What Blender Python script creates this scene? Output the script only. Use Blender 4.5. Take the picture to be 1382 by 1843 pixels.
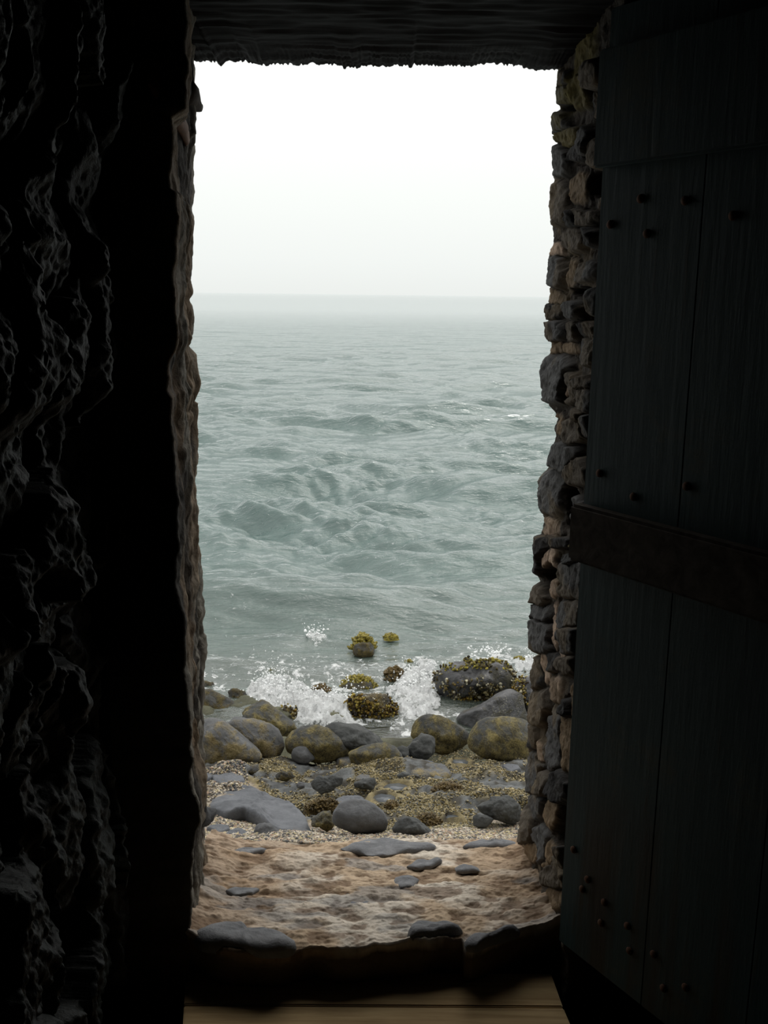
import bpy, bmesh, math, random
import numpy as np
from mathutils import Matrix, Vector

random.seed(7); rng = np.random.default_rng(11)
for o in list(bpy.data.objects): bpy.data.objects.remove(o)
SC = bpy.context.scene
COL = SC.collection

# ------------------------------------------------------------------ camera
W, H, F = 1382., 1843., 1780.
EYE = Vector((0, 0, 1.5))
PITCH = math.atan((921.5-530)/F)
ROLL = 0.0122
RM = Matrix.Rotation(math.pi/2-PITCH, 3, 'X') @ Matrix.Rotation(ROLL, 3, 'Z')
cam = bpy.data.cameras.new('camera'); camo = bpy.data.objects.new('camera', cam); COL.objects.link(camo)
cam.sensor_fit = 'VERTICAL'; cam.sensor_height = 36; cam.lens = F/H*36; cam.clip_end = 20000; cam.clip_start = .02
camo.matrix_world = Matrix.Translation(EYE) @ RM.to_4x4()
SC.camera = camo
RN = np.array(RM)
# ------------------------------------------------------------------ light of an overcast, hazy day
SC.view_settings.view_transform = 'Standard'; SC.view_settings.look = 'None'
SC.view_settings.gamma = 1; SC.view_settings.use_curve_mapping = False
SC.view_settings.exposure = 0.0
wd = bpy.data.worlds.new('sky'); SC.world = wd; wd.use_nodes = True
nt = wd.node_tree; nt.nodes.clear()
tc = nt.nodes.new('ShaderNodeTexCoord'); sx = nt.nodes.new('ShaderNodeSeparateXYZ')
cr = nt.nodes.new('ShaderNodeValToRGB'); bg = nt.nodes.new('ShaderNodeBackground'); wo = nt.nodes.new('ShaderNodeOutputWorld')
nt.links.new(tc.outputs['Generated'], sx.inputs[0]); nt.links.new(sx.outputs['Z'], cr.inputs[0])
nt.links.new(cr.outputs[0], bg.inputs[0]); nt.links.new(bg.outputs[0], wo.inputs[0])
bg.inputs[1].default_value = 1.7
els = [(0.0, (.85, .878, .852)), (.03, (.90, .93, .905)), (.09, (.965, .995, .965)), (.15, (1.03, 1.05, 1.025)), (.3, (1.1, 1.1, 1.09)), (1.0, (1.7, 1.68, 1.62))]
while len(cr.color_ramp.elements) < len(els): cr.color_ramp.elements.new(.5)
for e, (p, c) in zip(cr.color_ramp.elements, els):
    e.position = p; e.color = (c[0]/1.7, c[1]/1.7, c[2]/1.7, 1)
sun = bpy.data.lights.new('sun', 'SUN'); suno = bpy.data.objects.new('sun', sun); COL.objects.link(suno)
sun.energy = .85; sun.angle = math.radians(40); sun.color = (1, .96, .9)
suno.rotation_euler = (math.radians(38), 0, math.radians(155))   # veiled sun high above the sea

# ------------------------------------------------------------------ maths helpers
def ray(px, py):
    px = np.asarray(px, float); py = np.asarray(py, float)
    d = np.stack([(px-W/2)/F, -(py-H/2)/F, -np.ones_like(px)], -1)
    return d @ RN.T                       # depth along the axis = 1
def at_y(px, py, Y):
    d = ray(px, py); t = Y/d[..., 1]
    return np.array(EYE)+d*t[..., None] if np.ndim(t) else np.array(EYE)+d*t
def at_z(px, py, z):
    d = ray(px, py); t = (z-EYE.z)/d[..., 2]
    return np.array(EYE)+d*(t[..., None] if np.ndim(t) else t)
def project(P):
    q = (P-np.array(EYE)) @ RN
    return W/2+F*q[..., 0]/-q[..., 2], H/2-F*q[..., 1]/-q[..., 2]
def _h(ix, iy, iz, seed):
    n = (ix.astype(np.int64)*374761393 + iy.astype(np.int64)*668265263 + iz.astype(np.int64)*2147483647 + seed*1274126177) & 0xffffffff
    n = ((n ^ (n >> 13))*1274126177) & 0xffffffff
    n = (n ^ (n >> 16)) & 0xffffffff
    return n/4294967295.0
def vnoise(P, seed=0):
    x, y, z = P[..., 0], P[..., 1], P[..., 2]
    ix, iy, iz = np.floor(x), np.floor(y), np.floor(z)
    fx, fy, fz = x-ix, y-iy, z-iz
    fx, fy, fz = [t*t*t*(t*(t*6-15)+10) for t in (fx, fy, fz)]
    r = 0
    for a in (0, 1):
        for b in (0, 1):
            for c in (0, 1):
                w = (fx if a else 1-fx)*(fy if b else 1-fy)*(fz if c else 1-fz)
                r = r+w*_h(ix+a, iy+b, iz+c, seed)
    return r*2-1
def fbm(P, octv=4, seed=0, gain=.5):
    r = 0; a = 1
    P = np.array(P, float)
    for i in range(octv):
        r = r+a*vnoise(P, seed+i*17); P = P*2.03+11.7; a *= gain
    return r
def ridge(P, octv=4, seed=0, gain=.5):
    r = 0; a = 1; P = np.array(P, float)
    for i in range(octv):
        r = r+a*(1-2*np.abs(vnoise(P, seed+i*17))); P = P*2.03+5.1; a *= gain
    return r
def sstep(a, b, x):
    t = np.clip((x-a)/(b-a), 0, 1); return t*t*(3-2*t)
def inpoly(px, py, poly):
    r = np.zeros(px.shape, bool); n = len(poly)
    for i in range(n):
        x0, y0 = poly[i]; x1, y1 = poly[(i+1) % n]
        if y0 == y1: continue
        c = ((y0 > py) != (y1 > py)) & (px < (x1-x0)*(py-y0)/(y1-y0)+x0)
        r ^= c
    return r

# ------------------------------------------------------------------ object helpers
def link(name, me, mat=None, parent=None, smooth=True):
    o = bpy.data.objects.new(name, me); COL.objects.link(o)
    if mat: me.materials.append(mat)
    if parent: o.parent = parent
    if smooth: me.polygons.foreach_set('use_smooth', [True]*len(me.polygons))
    return o
def pymesh(name, V, Fc):
    me = bpy.data.meshes.new(name); V = np.asarray(V, np.float32); Fc = np.asarray(Fc, np.int32)
    k = Fc.shape[1]
    me.vertices.add(len(V)); me.vertices.foreach_set('co', V.ravel())
    me.loops.add(Fc.size); me.loops.foreach_set('vertex_index', Fc.ravel())
    me.polygons.add(len(Fc)); me.polygons.foreach_set('loop_start', np.arange(0, Fc.size, k, dtype=np.int32))
    me.update(calc_edges=True); me.validate()
    return me
def gridmesh(name, P, flip=False):
    n, m = P.shape[:2]
    idx = np.arange(n*m).reshape(n, m)
    q = np.stack([idx[:-1, :-1], idx[:-1, 1:], idx[1:, 1:], idx[1:, :-1]], -1).reshape(-1, 4)
    if flip: q = q[:, ::-1]
    return pymesh(name, P.reshape(-1, 3), q)
def fattr(me, name, a):
    t = me.attributes.new(name, 'FLOAT', 'POINT'); t.data.foreach_set('value', np.asarray(a, np.float32).ravel())
def cattr(me, name, a):
    t = me.attributes.new(name, 'FLOAT_COLOR', 'POINT')
    a = np.asarray(a, np.float32).reshape(-1, 3); a = np.concatenate([a, np.ones((len(a), 1), np.float32)], 1)
    t.data.foreach_set('color', a.ravel())
def tag(o, label=None, cat=None, group=None, kind=None):
    if label: o['label'] = label
    if cat: o['category'] = cat
    if group: o['group'] = group
    if kind: o['kind'] = kind
    return o
def box(name, lo, hi, mat, parent=None, bev=0):
    bm = bmesh.new(); bmesh.ops.create_cube(bm, size=1)
    for v in bm.verts:
        v.co = Vector([lo[i]+(hi[i]-lo[i])*(v.co[i]+.5) for i in range(3)])
    if bev: bmesh.ops.bevel(bm, geom=bm.edges[:], offset=bev, segments=2, affect='EDGES')
    me = bpy.data.meshes.new(name); bm.to_mesh(me); bm.free()
    return link(name, me, mat, parent, smooth=False)

# ------------------------------------------------------------------ materials
class NM:
    def __init__(s, name):
        s.m = bpy.data.materials.new(name); s.m.use_nodes = True; s.t = s.m.node_tree
        s.b = s.t.nodes['Principled BSDF']; s.o = s.t.nodes['Material Output']
        s.tc = s.n('ShaderNodeTexCoord')
    def n(s, k, **kw):
        nd = s.t.nodes.new(k)
        for a, v in kw.items(): setattr(nd, a, v)
        return nd
    def l(s, a, b): s.t.links.new(a, b)
    def co(s, scale=(1, 1, 1), out='Object'):
        mp = s.n('ShaderNodeMapping'); mp.inputs['Scale'].default_value = scale; s.l(s.tc.outputs[out], mp.inputs[0]); return mp.outputs[0]
    def noise(s, sc, det=6, rough=.6, vec=None, dist=0):
        nd = s.n('ShaderNodeTexNoise'); nd.inputs['Scale'].default_value = sc; nd.inputs['Detail'].default_value = det
        nd.inputs['Roughness'].default_value = rough; nd.inputs['Distortion'].default_value = dist
        s.l(vec if vec else s.tc.outputs['Object'], nd.inputs['Vector']); return nd.outputs['Fac']
    def vor(s, sc, vec=None, feat='F1'):
        nd = s.n('ShaderNodeTexVoronoi', feature=feat); nd.inputs['Scale'].default_value = sc
        s.l(vec if vec else s.tc.outputs['Object'], nd.inputs['Vector']); return nd.outputs['Distance'], nd.outputs.get('Color')
    def ramp(s, f, *st):
        r = s.n('ShaderNodeValToRGB'); e = r.color_ramp.elements
        while len(e) < len(st): e.new(.5)
        for el, (p, c) in zip(e, st):
            el.position = p; el.color = (c, c, c, 1) if isinstance(c, (int, float)) else (*c, 1)
        s.l(f, r.inputs[0]); return r.outputs[0]
    def mix(s, f, a, b, mode='MIX'):
        m = s.n('ShaderNodeMix', data_type='RGBA', blend_type=mode)
        for v, i in ((f, 0), (a, 6), (b, 7)):
            if isinstance(v, (int, float)): m.inputs[i].default_value = v
            elif isinstance(v, tuple): m.inputs[i].default_value = (*v, 1)
            else: s.l(v, m.inputs[i])
        return m.outputs[2]
    def math(s, op, a, b=0.):
        m = s.n('ShaderNodeMath', operation=op)
        for v, i in ((a, 0), (b, 1)):
            if isinstance(v, (int, float)): m.inputs[i].default_value = v
            else: s.l(v, m.inputs[i])
        return m.outputs[0]
    def attr(s, name, out='Fac'):
        a = s.n('ShaderNodeAttribute', attribute_name=name); return a.outputs[out]
    def base(s, c): s.set('Base Color', c)
    def set(s, k, v):
        if isinstance(v, tuple) and len(v) == 3: s.b.inputs[k].default_value = (*v, 1)
        elif isinstance(v, (int, float)): s.b.inputs[k].default_value = v
        else: s.l(v, s.b.inputs[k])
    def bump(s, h, strength=.5, dist=.01, prev=None):
        b = s.n('ShaderNodeBump'); b.inputs['Strength'].default_value = strength; b.inputs['Distance'].default_value = dist
        s.l(h, b.inputs['Height'])
        if prev: s.l(prev, b.inputs['Normal'])
        return b.outputs[0]

BAS = (.118, .121, .124)
def rock_mat(name, dark, light, algae=None, cover=.5, rough=.8, specks=None, asc=6., spec=.4, fine=1.):
    m = NM(name)
    n1 = m.noise(6, 9, .66); n2 = m.noise(55, 6, .75)
    c = m.mix(m.ramp(n1, (.35, 0.), (.68, 1.)), dark, light)
    c = m.mix(m.ramp(n2, (.35, .7), (.7, 1.15)), c, (0, 0, 0), 'MIX') if False else c
    c = m.mix(.5, c, m.ramp(n2, (.25, .55), (.75, 1.3)), 'MULTIPLY')
    hgt = n2
    if algae:
        a1, a2 = algae
        f = m.noise(asc, 7, .68, dist=.4)
        mk = m.ramp(f, (1-cover-.07, 0.), (1-cover+.03, 1.))
        g = m.mix(.5, m.noise(110, 4, .8), m.noise(17, 5, .7))
        ac = m.mix(m.ramp(g, (.40, 0.), (.62, 1.)), a1, a2)
        c = m.mix(mk, c, ac)
        hgt = m.math('ADD', m.math('MULTIPLY', m.math('MULTIPLY', mk, g), 2.2), m.math('MULTIPLY', n2, .6))
    if specks:
        d, _ = m.vor(60); g = m.noise(9, 3)
        sp = m.math('MULTIPLY', m.ramp(d, (.16, 1.), (.24, 0.)), m.ramp(g, (.52, 0.), (.6, 1.)))
        c = m.mix(sp, c, specks)
    m.base(c); m.set('Roughness', rough); m.set('Specular IOR Level', spec)
    nb = m.bump(hgt, .7*fine, .012); nb = m.bump(n1, .5, .03, nb)
    m.set('Normal', nb)
    return m.m
OCH1, OCH2 = (.10, .075, .018), (.40, .31, .13)
M = {}
M['grey'] = rock_mat('dry_basalt', (.085, .088, .094), (.155, .158, .162), rough=.85, fine=.6)
M['greyo'] = rock_mat('basalt_some_crust', (.085, .088, .092), (.155, .156, .155), (OCH1, (.36, .29, .15)), .47, asc=4)
M['mossy'] = rock_mat('basalt_ochre_algae', (.035, .037, .036), (.12, .12, .11), ((.025, .021, .008), (.29, .235, .085)), .50, asc=3.6)
M['brown'] = rock_mat('basalt_brown_algae', (.03, .03, .026), (.10, .10, .095), ((.02, .017, .006), (.16, .12, .035)), .50, asc=6)
M['wet'] = rock_mat('wet_basalt', (.022, .023, .025), (.10, .10, .105), ((.012, .011, .007), (.10, .09, .05)), .42, rough=.38, specks=(.30, .29, .2), spec=.6)
M['weta'] = rock_mat('wet_algae_basalt', (.015, .014, .012), (.06, .055, .045), ((.02, .015, .004), (.20, .14, .02)), .52, rough=.45, specks=(.45, .43, .33), asc=4)
M['dark'] = rock_mat('dark_basalt', (.045, .048, .048), (.10, .104, .10), ((.02, .018, .008), (.19, .16, .07)), .32, asc=5)
M['slate'] = rock_mat('flat_slate', (.075, .081, .092), (.14, .147, .162), rough=.7, fine=.4)

M['tstone'] = rock_mat('threshold_stone', (.12, .125, .135), (.23, .235, .245), rough=.8, fine=.5)
m = NM('seaweed'); g = m.noise(45, 4, .8)
m.base(m.mix(m.ramp(g, (.35, 0.), (.65, 1.)), (.05, .045, .006), (.42, .34, .035))); m.set('Roughness', .5); m.set('Normal', m.bump(g, .8, .02)); M['weed'] = m.m
m = NM('brown_seaweed'); g = m.noise(45, 4, .8)
m.base(m.mix(m.ramp(g, (.35, 0.), (.65, 1.)), (.03, .02, .006), (.20, .13, .03))); m.set('Roughness', .5); m.set('Normal', m.bump(g, .8, .02)); M['weedb'] = m.m

def vcol_mat(name, rough=.85, bs=60, bstr=.6, bd=.006, spec=.3, mott=.35):
    m = NM(name); c = m.attr('col', 'Color'); n2 = m.noise(bs, 6, .7)
    c = m.mix(mott*2 if mott < .5 else 1., c, m.ramp(n2, (.25, .55), (.75, 1.4)), 'MULTIPLY')
    m.base(c); m.set('Roughness', rough); m.set('Specular IOR Level', spec); m.set('Normal', m.bump(n2, bstr, bd)); return m.m
M['masonry'] = vcol_mat('rubble_masonry', bs=45, bstr=.8, bd=.008, spec=.15)
M['threshold'] = vcol_mat('mortar_threshold', bs=40, bstr=.8, bd=.006)
M['pebble'] = vcol_mat('shell_gravel', bs=200, bstr=.1, mott=.1)
M['shore'] = vcol_mat('shore_bedrock', bs=70, bstr=.9, bd=.008)

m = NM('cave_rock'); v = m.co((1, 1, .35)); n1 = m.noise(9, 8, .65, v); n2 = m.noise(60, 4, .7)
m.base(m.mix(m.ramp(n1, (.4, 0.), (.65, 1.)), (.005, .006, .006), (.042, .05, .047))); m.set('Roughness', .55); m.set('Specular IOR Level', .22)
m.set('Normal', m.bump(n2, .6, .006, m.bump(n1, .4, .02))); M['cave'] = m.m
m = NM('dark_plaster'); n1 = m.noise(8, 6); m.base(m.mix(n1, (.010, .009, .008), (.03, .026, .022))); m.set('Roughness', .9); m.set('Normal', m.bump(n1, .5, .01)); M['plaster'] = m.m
def wood(name, a, b, sc=(3, 40, 40), rough=.7, seed=0):
    m = NM(name); v = m.co(sc); n1 = m.noise(1.6, 8, .6, v, .6); n2 = m.noise(3, 5)
    c = m.mix(m.ramp(n1, (.3, 0.), (.7, 1.)), a, b); c = m.mix(.5, c, m.ramp(n2, (.3, .6), (.7, 1.2)), 'MULTIPLY')
    m.base(c); m.set('Roughness', rough); m.set('Specular IOR Level', .06); m.set('Normal', m.bump(n1, .4, .003)); return m.m
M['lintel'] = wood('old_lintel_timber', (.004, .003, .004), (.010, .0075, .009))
M['board'] = wood('floor_board_wood', (.30, .20, .10), (.55, .41, .22), (2, 30, 30), .6)
M['joist'] = wood('joist_wood', (.06, .04, .02), (.12, .08, .05))
M['peg'] = wood('old_peg_wood', (.03, .025, .02), (.07, .055, .045))
m = NM('teal_door_paint'); v = m.co((30, 30, 3)); n1 = m.noise(1.3, 8, .65, v); n2 = m.noise(5, 7, .7); n3 = m.noise(2.2, 5)
c = m.mix(m.ramp(n3, (.35, 0.), (.65, 1.)), (.018, .052, .062), (.03, .072, .078)); c = m.mix(m.ramp(n2, (.55, 0.), (.66, .8)), c, (.06, .075, .06))
c = m.mix(m.ramp(n1, (.6, 0.), (.7, .7)), c, (.035, .03, .02))
sxz = m.n('ShaderNodeSeparateXYZ'); m.l(m.tc.outputs['Object'], sxz.inputs[0])
st = m.math('MULTIPLY', m.ramp(sxz.outputs['Z'], (.28, 1.), (.45, 0.)), m.ramp(m.noise(1.0, 4, .5, m.co((14, 14, 1))), (.45, 0.), (.6, .8)))
c = m.mix(st, c, (.035, .022, .011))
m.base(c); m.set('Roughness', .6); m.set('Normal', m.bump(n2, .3, .003, m.bump(n1, .4, .004))); M['door'] = m.m
M['batten'] = wood('bare_batten_wood', (.05, .042, .034), (.13, .115, .10), (20, 20, 20))
m = NM('rusty_iron'); n1 = m.noise(50, 5); m.base(m.mix(n1, (.05, .02, .01), (.18, .08, .035))); m.set('Roughness', .8); m.set('Metallic', .2); M['rust'] = m.m

# water: clear in the shallows, murky teal where deep; foam where the surf breaks
m = NM('sea_water')
vv = m.co((1, 1.0, 1)); w1 = m.noise(2.6, 5, .55, m.co((.55, 1.5, 1))); w2 = m.noise(11, 5, .6, m.co((.6, 1.6, 1)))
rip = m.attr('ripple'); nb = m.bump(m.math('MULTIPLY', w1, rip), 1., .045); nb = m.bump(m.math('MULTIPLY', w2, rip), 1., .016, nb)
gl = m.n('ShaderNodeBsdfGlossy'); gl.inputs['Roughness'].default_value = .07; gl.inputs['Color'].default_value = (.95, .97, .97, 1); m.l(nb, gl.inputs['Normal'])
df = m.n('ShaderNodeBsdfDiffuse'); m.l(m.mix(m.attr('murk'), (.20, .225, .19), (.046, .092, .083)), df.inputs['Color'])
tr = m.n('ShaderNodeBsdfTransparent'); tr.inputs['Color'].default_value = (.72, .80, .74, 1)
mx = m.n('ShaderNodeMixShader'); m.l(m.attr('murk'), mx.inputs[0]); m.l(tr.outputs[0], mx.inputs[1]); m.l(df.outputs[0], mx.inputs[2])
fr = m.n('ShaderNodeFresnel'); fr.inputs['IOR'].default_value = 1.7; m.l(nb, fr.inputs['Normal'])
mx2 = m.n('ShaderNodeMixShader'); m.l(fr.outputs[0], mx2.inputs[0]); m.l(mx.outputs[0], mx2.inputs[1]); m.l(gl.outputs[0], mx2.inputs[2])
fm = m.n('ShaderNodeBsdfDiffuse'); fm.inputs['Color'].default_value = (.86, .88, .88, 1)
fn = m.noise(14, 8, .72, m.co((1, .8, 1)), .6)
fo = m.ramp(m.math('ADD', m.attr('foam'), m.math('MULTIPLY', m.math('SUBTRACT', fn, .5), 3.0)), (.42, 0.), (.66, 1.))
m.l(m.bump(fn, 1., .06), fm.inputs['Normal'])
mx3 = m.n('ShaderNodeMixShader'); m.l(fo, mx3.inputs[0]); m.l(mx2.outputs[0], mx3.inputs[1]); m.l(fm.outputs[0], mx3.inputs[2])
m.l(mx3.outputs[0], m.o.inputs[0]); M['water'] = m.m
m = NM('foam'); m.base((.88, .9, .9)); m.set('Roughness', .6); M['foam'] = m.m
m = NM('pool_water'); m.base((.10, .11, .12)); m.set('Roughness', .06); m.set('IOR', 1.33); M['pool'] = m.m

# ================================================================== THE SHORE
SEA = -1.5
YK = [2.3, 2.6, 3.7, 4.6, 5.3, 5.9, 6.5, 7.5, 9, 12, 16, 30]
ZK = [-.52, -.55, -.72, -.98, -1.16, -1.34, -1.58, -1.66, -1.85, -2.3, -3.0, -4.5]
def prof(y): return np.interp(y, YK, ZK)
def terr(x, y):
    P = np.stack([x, y, np.zeros_like(x)], -1)
    return prof(y)+.045*fbm(P*2.2, 3, 3)*sstep(2.5, 3.4, y)
LED = (.036, .008)
def ledge_relief(P, crust):
    return crust*(LED[0]*fbm(P*[5, 6, 1], 4, 21)+.012*np.round(2*fbm(P*[3, 4, 1], 3, 23))/2+LED[1]*fbm(P*[38, 38, 1], 3, 31))
def hit(px, py, off=0.):
    px = np.atleast_1d(np.asarray(px, float)); py = np.atleast_1d(np.asarray(py, float))
    d = ray(px, py); lo = np.full(px.shape, 2.4); hi = np.full(px.shape, 30.)
    for _ in range(34):
        mid = (lo+hi)/2; t = mid/d[..., 1]; z = EYE.z+d[..., 2]*t
        up = z > prof(mid)+off; lo = np.where(up, mid, lo); hi = np.where(up, hi, mid)
    t = lo/d[..., 1]
    return np.array(EYE)+d*t[..., None]

def c1(pts): return [(340+x/4.188, 1180+y/4.188) for x, y in pts]
def c2(pts): return [(640+x/4.188, 1180+y/4.188) for x, y in pts]
def c3(pts): return [(320+x/1.8676, 1480+y/1.8676) for x, y in pts]

SHOALS = [(654, 1165, 24), (703, 1146, 18), (489, 1210, 18), (735, 1202, 20), (711, 1222, 26), (645, 1240, 42), (577, 1247, 26), (935, 1192, 18), (857, 1258, 85), (670, 1285, 50), (890, 1290, 90), (950, 1270, 40), (535, 1290, 40), (425, 1262, 24), (372, 1245, 30)]
POOLS = [(640+300/4.188, 1180+985/4.188, 21, 8), (640+215/4.188, 1180+1070/4.188, 20, 9), (640+815/4.188, 1180+970/4.188, 15, 6), (640+790/4.188, 1180+795/4.188, 16, 5), (640+730/4.188, 1180+1210/4.188, 13, 4)]
# gravel beds (photo outlines of where they lie), the rest of the ledge carries a yellow crust
G_POLY = [c1([(70, 850), (200, 850), (430, 930), (900, 1250), (1100, 1300), (1400, 1340), (1800, 1330), (2500, 1200), (2520, 1440), (1900, 1400), (1500, 1360), (1100, 1400), (60, 1500), (60, 1000)])]
nx, ny = 420, 620
xs = np.linspace(-3.6, 3.6, nx); ys = 2.35+(15-2.35)*np.linspace(0, 1, ny)**1.6
X, Y = np.meshgrid(xs, ys); P = np.stack([X, Y, 0*X], -1)
Z = terr(X, Y)
crust = sstep(3.9, 4.3, Y)*(1-sstep(5.45, 5.7, Y))
lump = fbm(P*[7, 7, 1], 4, 21); fine = fbm(P*[38, 38, 1], 3, 31)
Z = Z+ledge_relief(P, crust)+(1-crust)*.004*fine-.11*sstep(5.35, 5.5, Y)*(1-sstep(5.75, 5.95, Y))
for (a_, b_, cw, hz_) in [q+(-.09,) for q in SHOALS]+[(370, 1295, 55, .05), (440, 1285, 34, .05), (505, 1300, 34, .04), (600, 1318, 50, .03), (900, 1320, 60, .04)]:
    p0 = at_z(a_, b_, SEA-.05); dep = -((p0-np.array(EYE)) @ RN)[2]; q = np.hypot(X-p0[0], (Y-p0[1])*.8)/(cw/F*dep)
    Z = np.maximum(Z, Z*(1-np.exp(-q**4*.5))+(SEA+hz_+.03*lump)*np.exp(-q**4*.5)-.0) if True else Z
for (a_, b_, cw, ch) in POOLS:
    p0 = hit(a_, b_)[0]; dep = -((p0-np.array(EYE)) @ RN)[2]; ra, rb = cw/F*dep, ch/F*dep/.5
    q = np.hypot((X-p0[0])/ra, (Y-p0[1])/rb); w_ = 1-sstep(1.25, 2.1, q); Z = Z*(1-w_)+w_*(p0[2]+.012*sstep(.9, 1.3, q)-.03*(1-sstep(.7, 1.05, q)))
    Z = Z+.008*w_*fine
pxx, pyy = project(np.stack([X, Y, Z], -1))
grav = inpoly(pxx, pyy, G_POLY[0]) | (Y < 3.6)
patch = sstep(.0, .35, fbm(P*[4, 5, 1], 4, 51))
gcol = np.array([.26, .22, .17]); och = np.array([.23, .19, .10]); gre = np.array([.125, .13, .13]); dk = np.array([.05, .045, .035])
c = och*(1-patch[..., None])+gre*patch[..., None]
s2 = sstep(.1, .5, fbm(P*[16, 16, 1], 3, 61))[..., None]
c = c*(1-s2)+dk*s2*.9+.1*c*s2
c = np.where(grav[..., None], gcol*(1+.25*fine[..., None]), c)
c = c*(1+.35*fine[..., None])
uw = sstep(5.4, 5.75, Y)[..., None]
c = c*(1-uw)+uw*(np.array([.085, .085, .055])*(1+.5*lump[..., None]))
me = gridmesh('rocky_shore', np.stack([X, Y, Z], -1)); cattr(me, 'col', np.clip(c, .01, 1))
tag(link('rocky_shore', me, M['shore']), 'sloping rock ledge with yellow crust and gravel outside the doorway', kind='structure')

# ------------------------------------------------------------------ boulders
def rock(name, poly, mat, label, cat='rock', group=None, depth=.8, flat=1., jit=.05, fac=.5, off=0., sub=5, sink=.25, near=None, parent=None, seed=None, kind=None):
    """solid rock whose silhouette follows the outline, standing on the shore"""
    poly = np.array(poly, float)
    ymax = poly[:, 1].max(); cx = poly[:, 0].mean(); cy = (poly[:, 1].max()+poly[:, 1].min())/2
    cx = (poly[:, 0].max()+poly[:, 0].min())/2
    base = hit(cx, ymax, off)[0]
    dbase = (base-np.array(EYE)) @ RN; dep = -dbase[2]
    wpx = poly[:, 0].max()-poly[:, 0].min(); hpx = ymax-poly[:, 1].min()
    R = (wpx+hpx)/4/F*dep
    D = R*depth
    dep2 = dep+D*sink
    seed = seed if seed is not None else int(abs(cx*7+cy*13)) % 9973
    bm = bmesh.new(); bmesh.ops.create_icosphere(bm, subdivisions=sub, radius=1)
    V = np.array([v.co[:] for v in bm.verts]); Fc = np.array([[v.index for v in f.verts] for f in bm.faces]); bm.free()
    # radius of the outline for each angle
    TH = np.linspace(-math.pi, math.pi, 361)
    RR = np.zeros(361); pc = poly-[cx, cy]
    # use centroid inside
    for k, th in enumerate(TH):
        dx, dy = math.cos(th), math.sin(th); best = 0
        for i in range(len(pc)):
            ax, ay = pc[i]; bx, by = pc[(i+1) % len(pc)]
            den = dx*(by-ay)-dy*(bx-ax)
            if abs(den) < 1e-9: continue
            t = (ax*(by-ay)-ay*(bx-ax))/den; u = (ax*dy-ay*dx)/den
            if t > 0 and 0 <= u <= 1: best = max(best, t)
        RR[k] = best
    ker = np.hanning(11); ker /= ker.sum()
    RR = np.convolve(np.concatenate([RR[-6:-1], RR, RR[1:6]]), ker, 'valid')[:361]
    th = np.arctan2(-V[:, 1], V[:, 0]); rho = np.hypot(V[:, 0], V[:, 1])
    # boxier section: planar tops
    q = 2.6
    nrm = (rho**q+np.abs(V[:, 2])**q)**(1/q)
    rho2, w2 = rho/nrm, V[:, 2]/nrm
    r = np.interp(th, TH, RR)*rho2
    a = r*np.cos(th)/F*dep2; b = -r*np.sin(th)/F*dep2
    L = np.stack([a, b, w2*D*flat], -1)
    pr = np.random.default_rng(seed); cut = np.ones(len(L)); Lu = np.stack([L[:, 0], L[:, 1], L[:, 2]/max(depth, .3)], -1)/R
    for _ in range(16):
        nn = pr.normal(size=3); nn[2] = abs(nn[2])+.5; nn /= np.linalg.norm(nn)
        dd = Lu @ nn; lim = pr.uniform(.62, .9)*dd.max()
        k_ = np.where(dd > 1e-4, lim/np.maximum(dd, 1e-4), 9.); cut = -np.log(np.exp(-cut*14)+np.exp(-np.minimum(k_, 3)*14))/14
    cut = np.clip(cut/np.median(cut[np.abs(V[:, 2]) < .3]), .6, 1.02)
    L = L*cut[:, None]
    # worn facets and roughness
    nv = L/np.maximum(np.linalg.norm(L, axis=1, keepdims=True), 1e-6)
    Q = L/R
    facet = np.round(fbm(Q*1.3+seed, 2, seed)*3)/3*.4+fbm(Q*1.3+seed, 2, seed)*.6
    L = L+nv*R*(jit*facet+jit*.6*fbm(Q*3.5+seed, 5, seed+5, .6))[:, None]
    c0 = np.array([(cx-W/2)/F*dep2, -(cy-H/2)/F*dep2, -dep2])
    Wd = (L) @ RN.T
    org = c0 @ RN.T+np.array(EYE)
    if parent is not None: org_l = org-np.array(parent.location)
    me = pymesh(name, Wd, Fc)
    o = link(name, me, mat, parent); o.location = org if parent is None else org_l
    if label: tag(o, label, cat, group, kind)
    o['_r'] = float(R); return o

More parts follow.
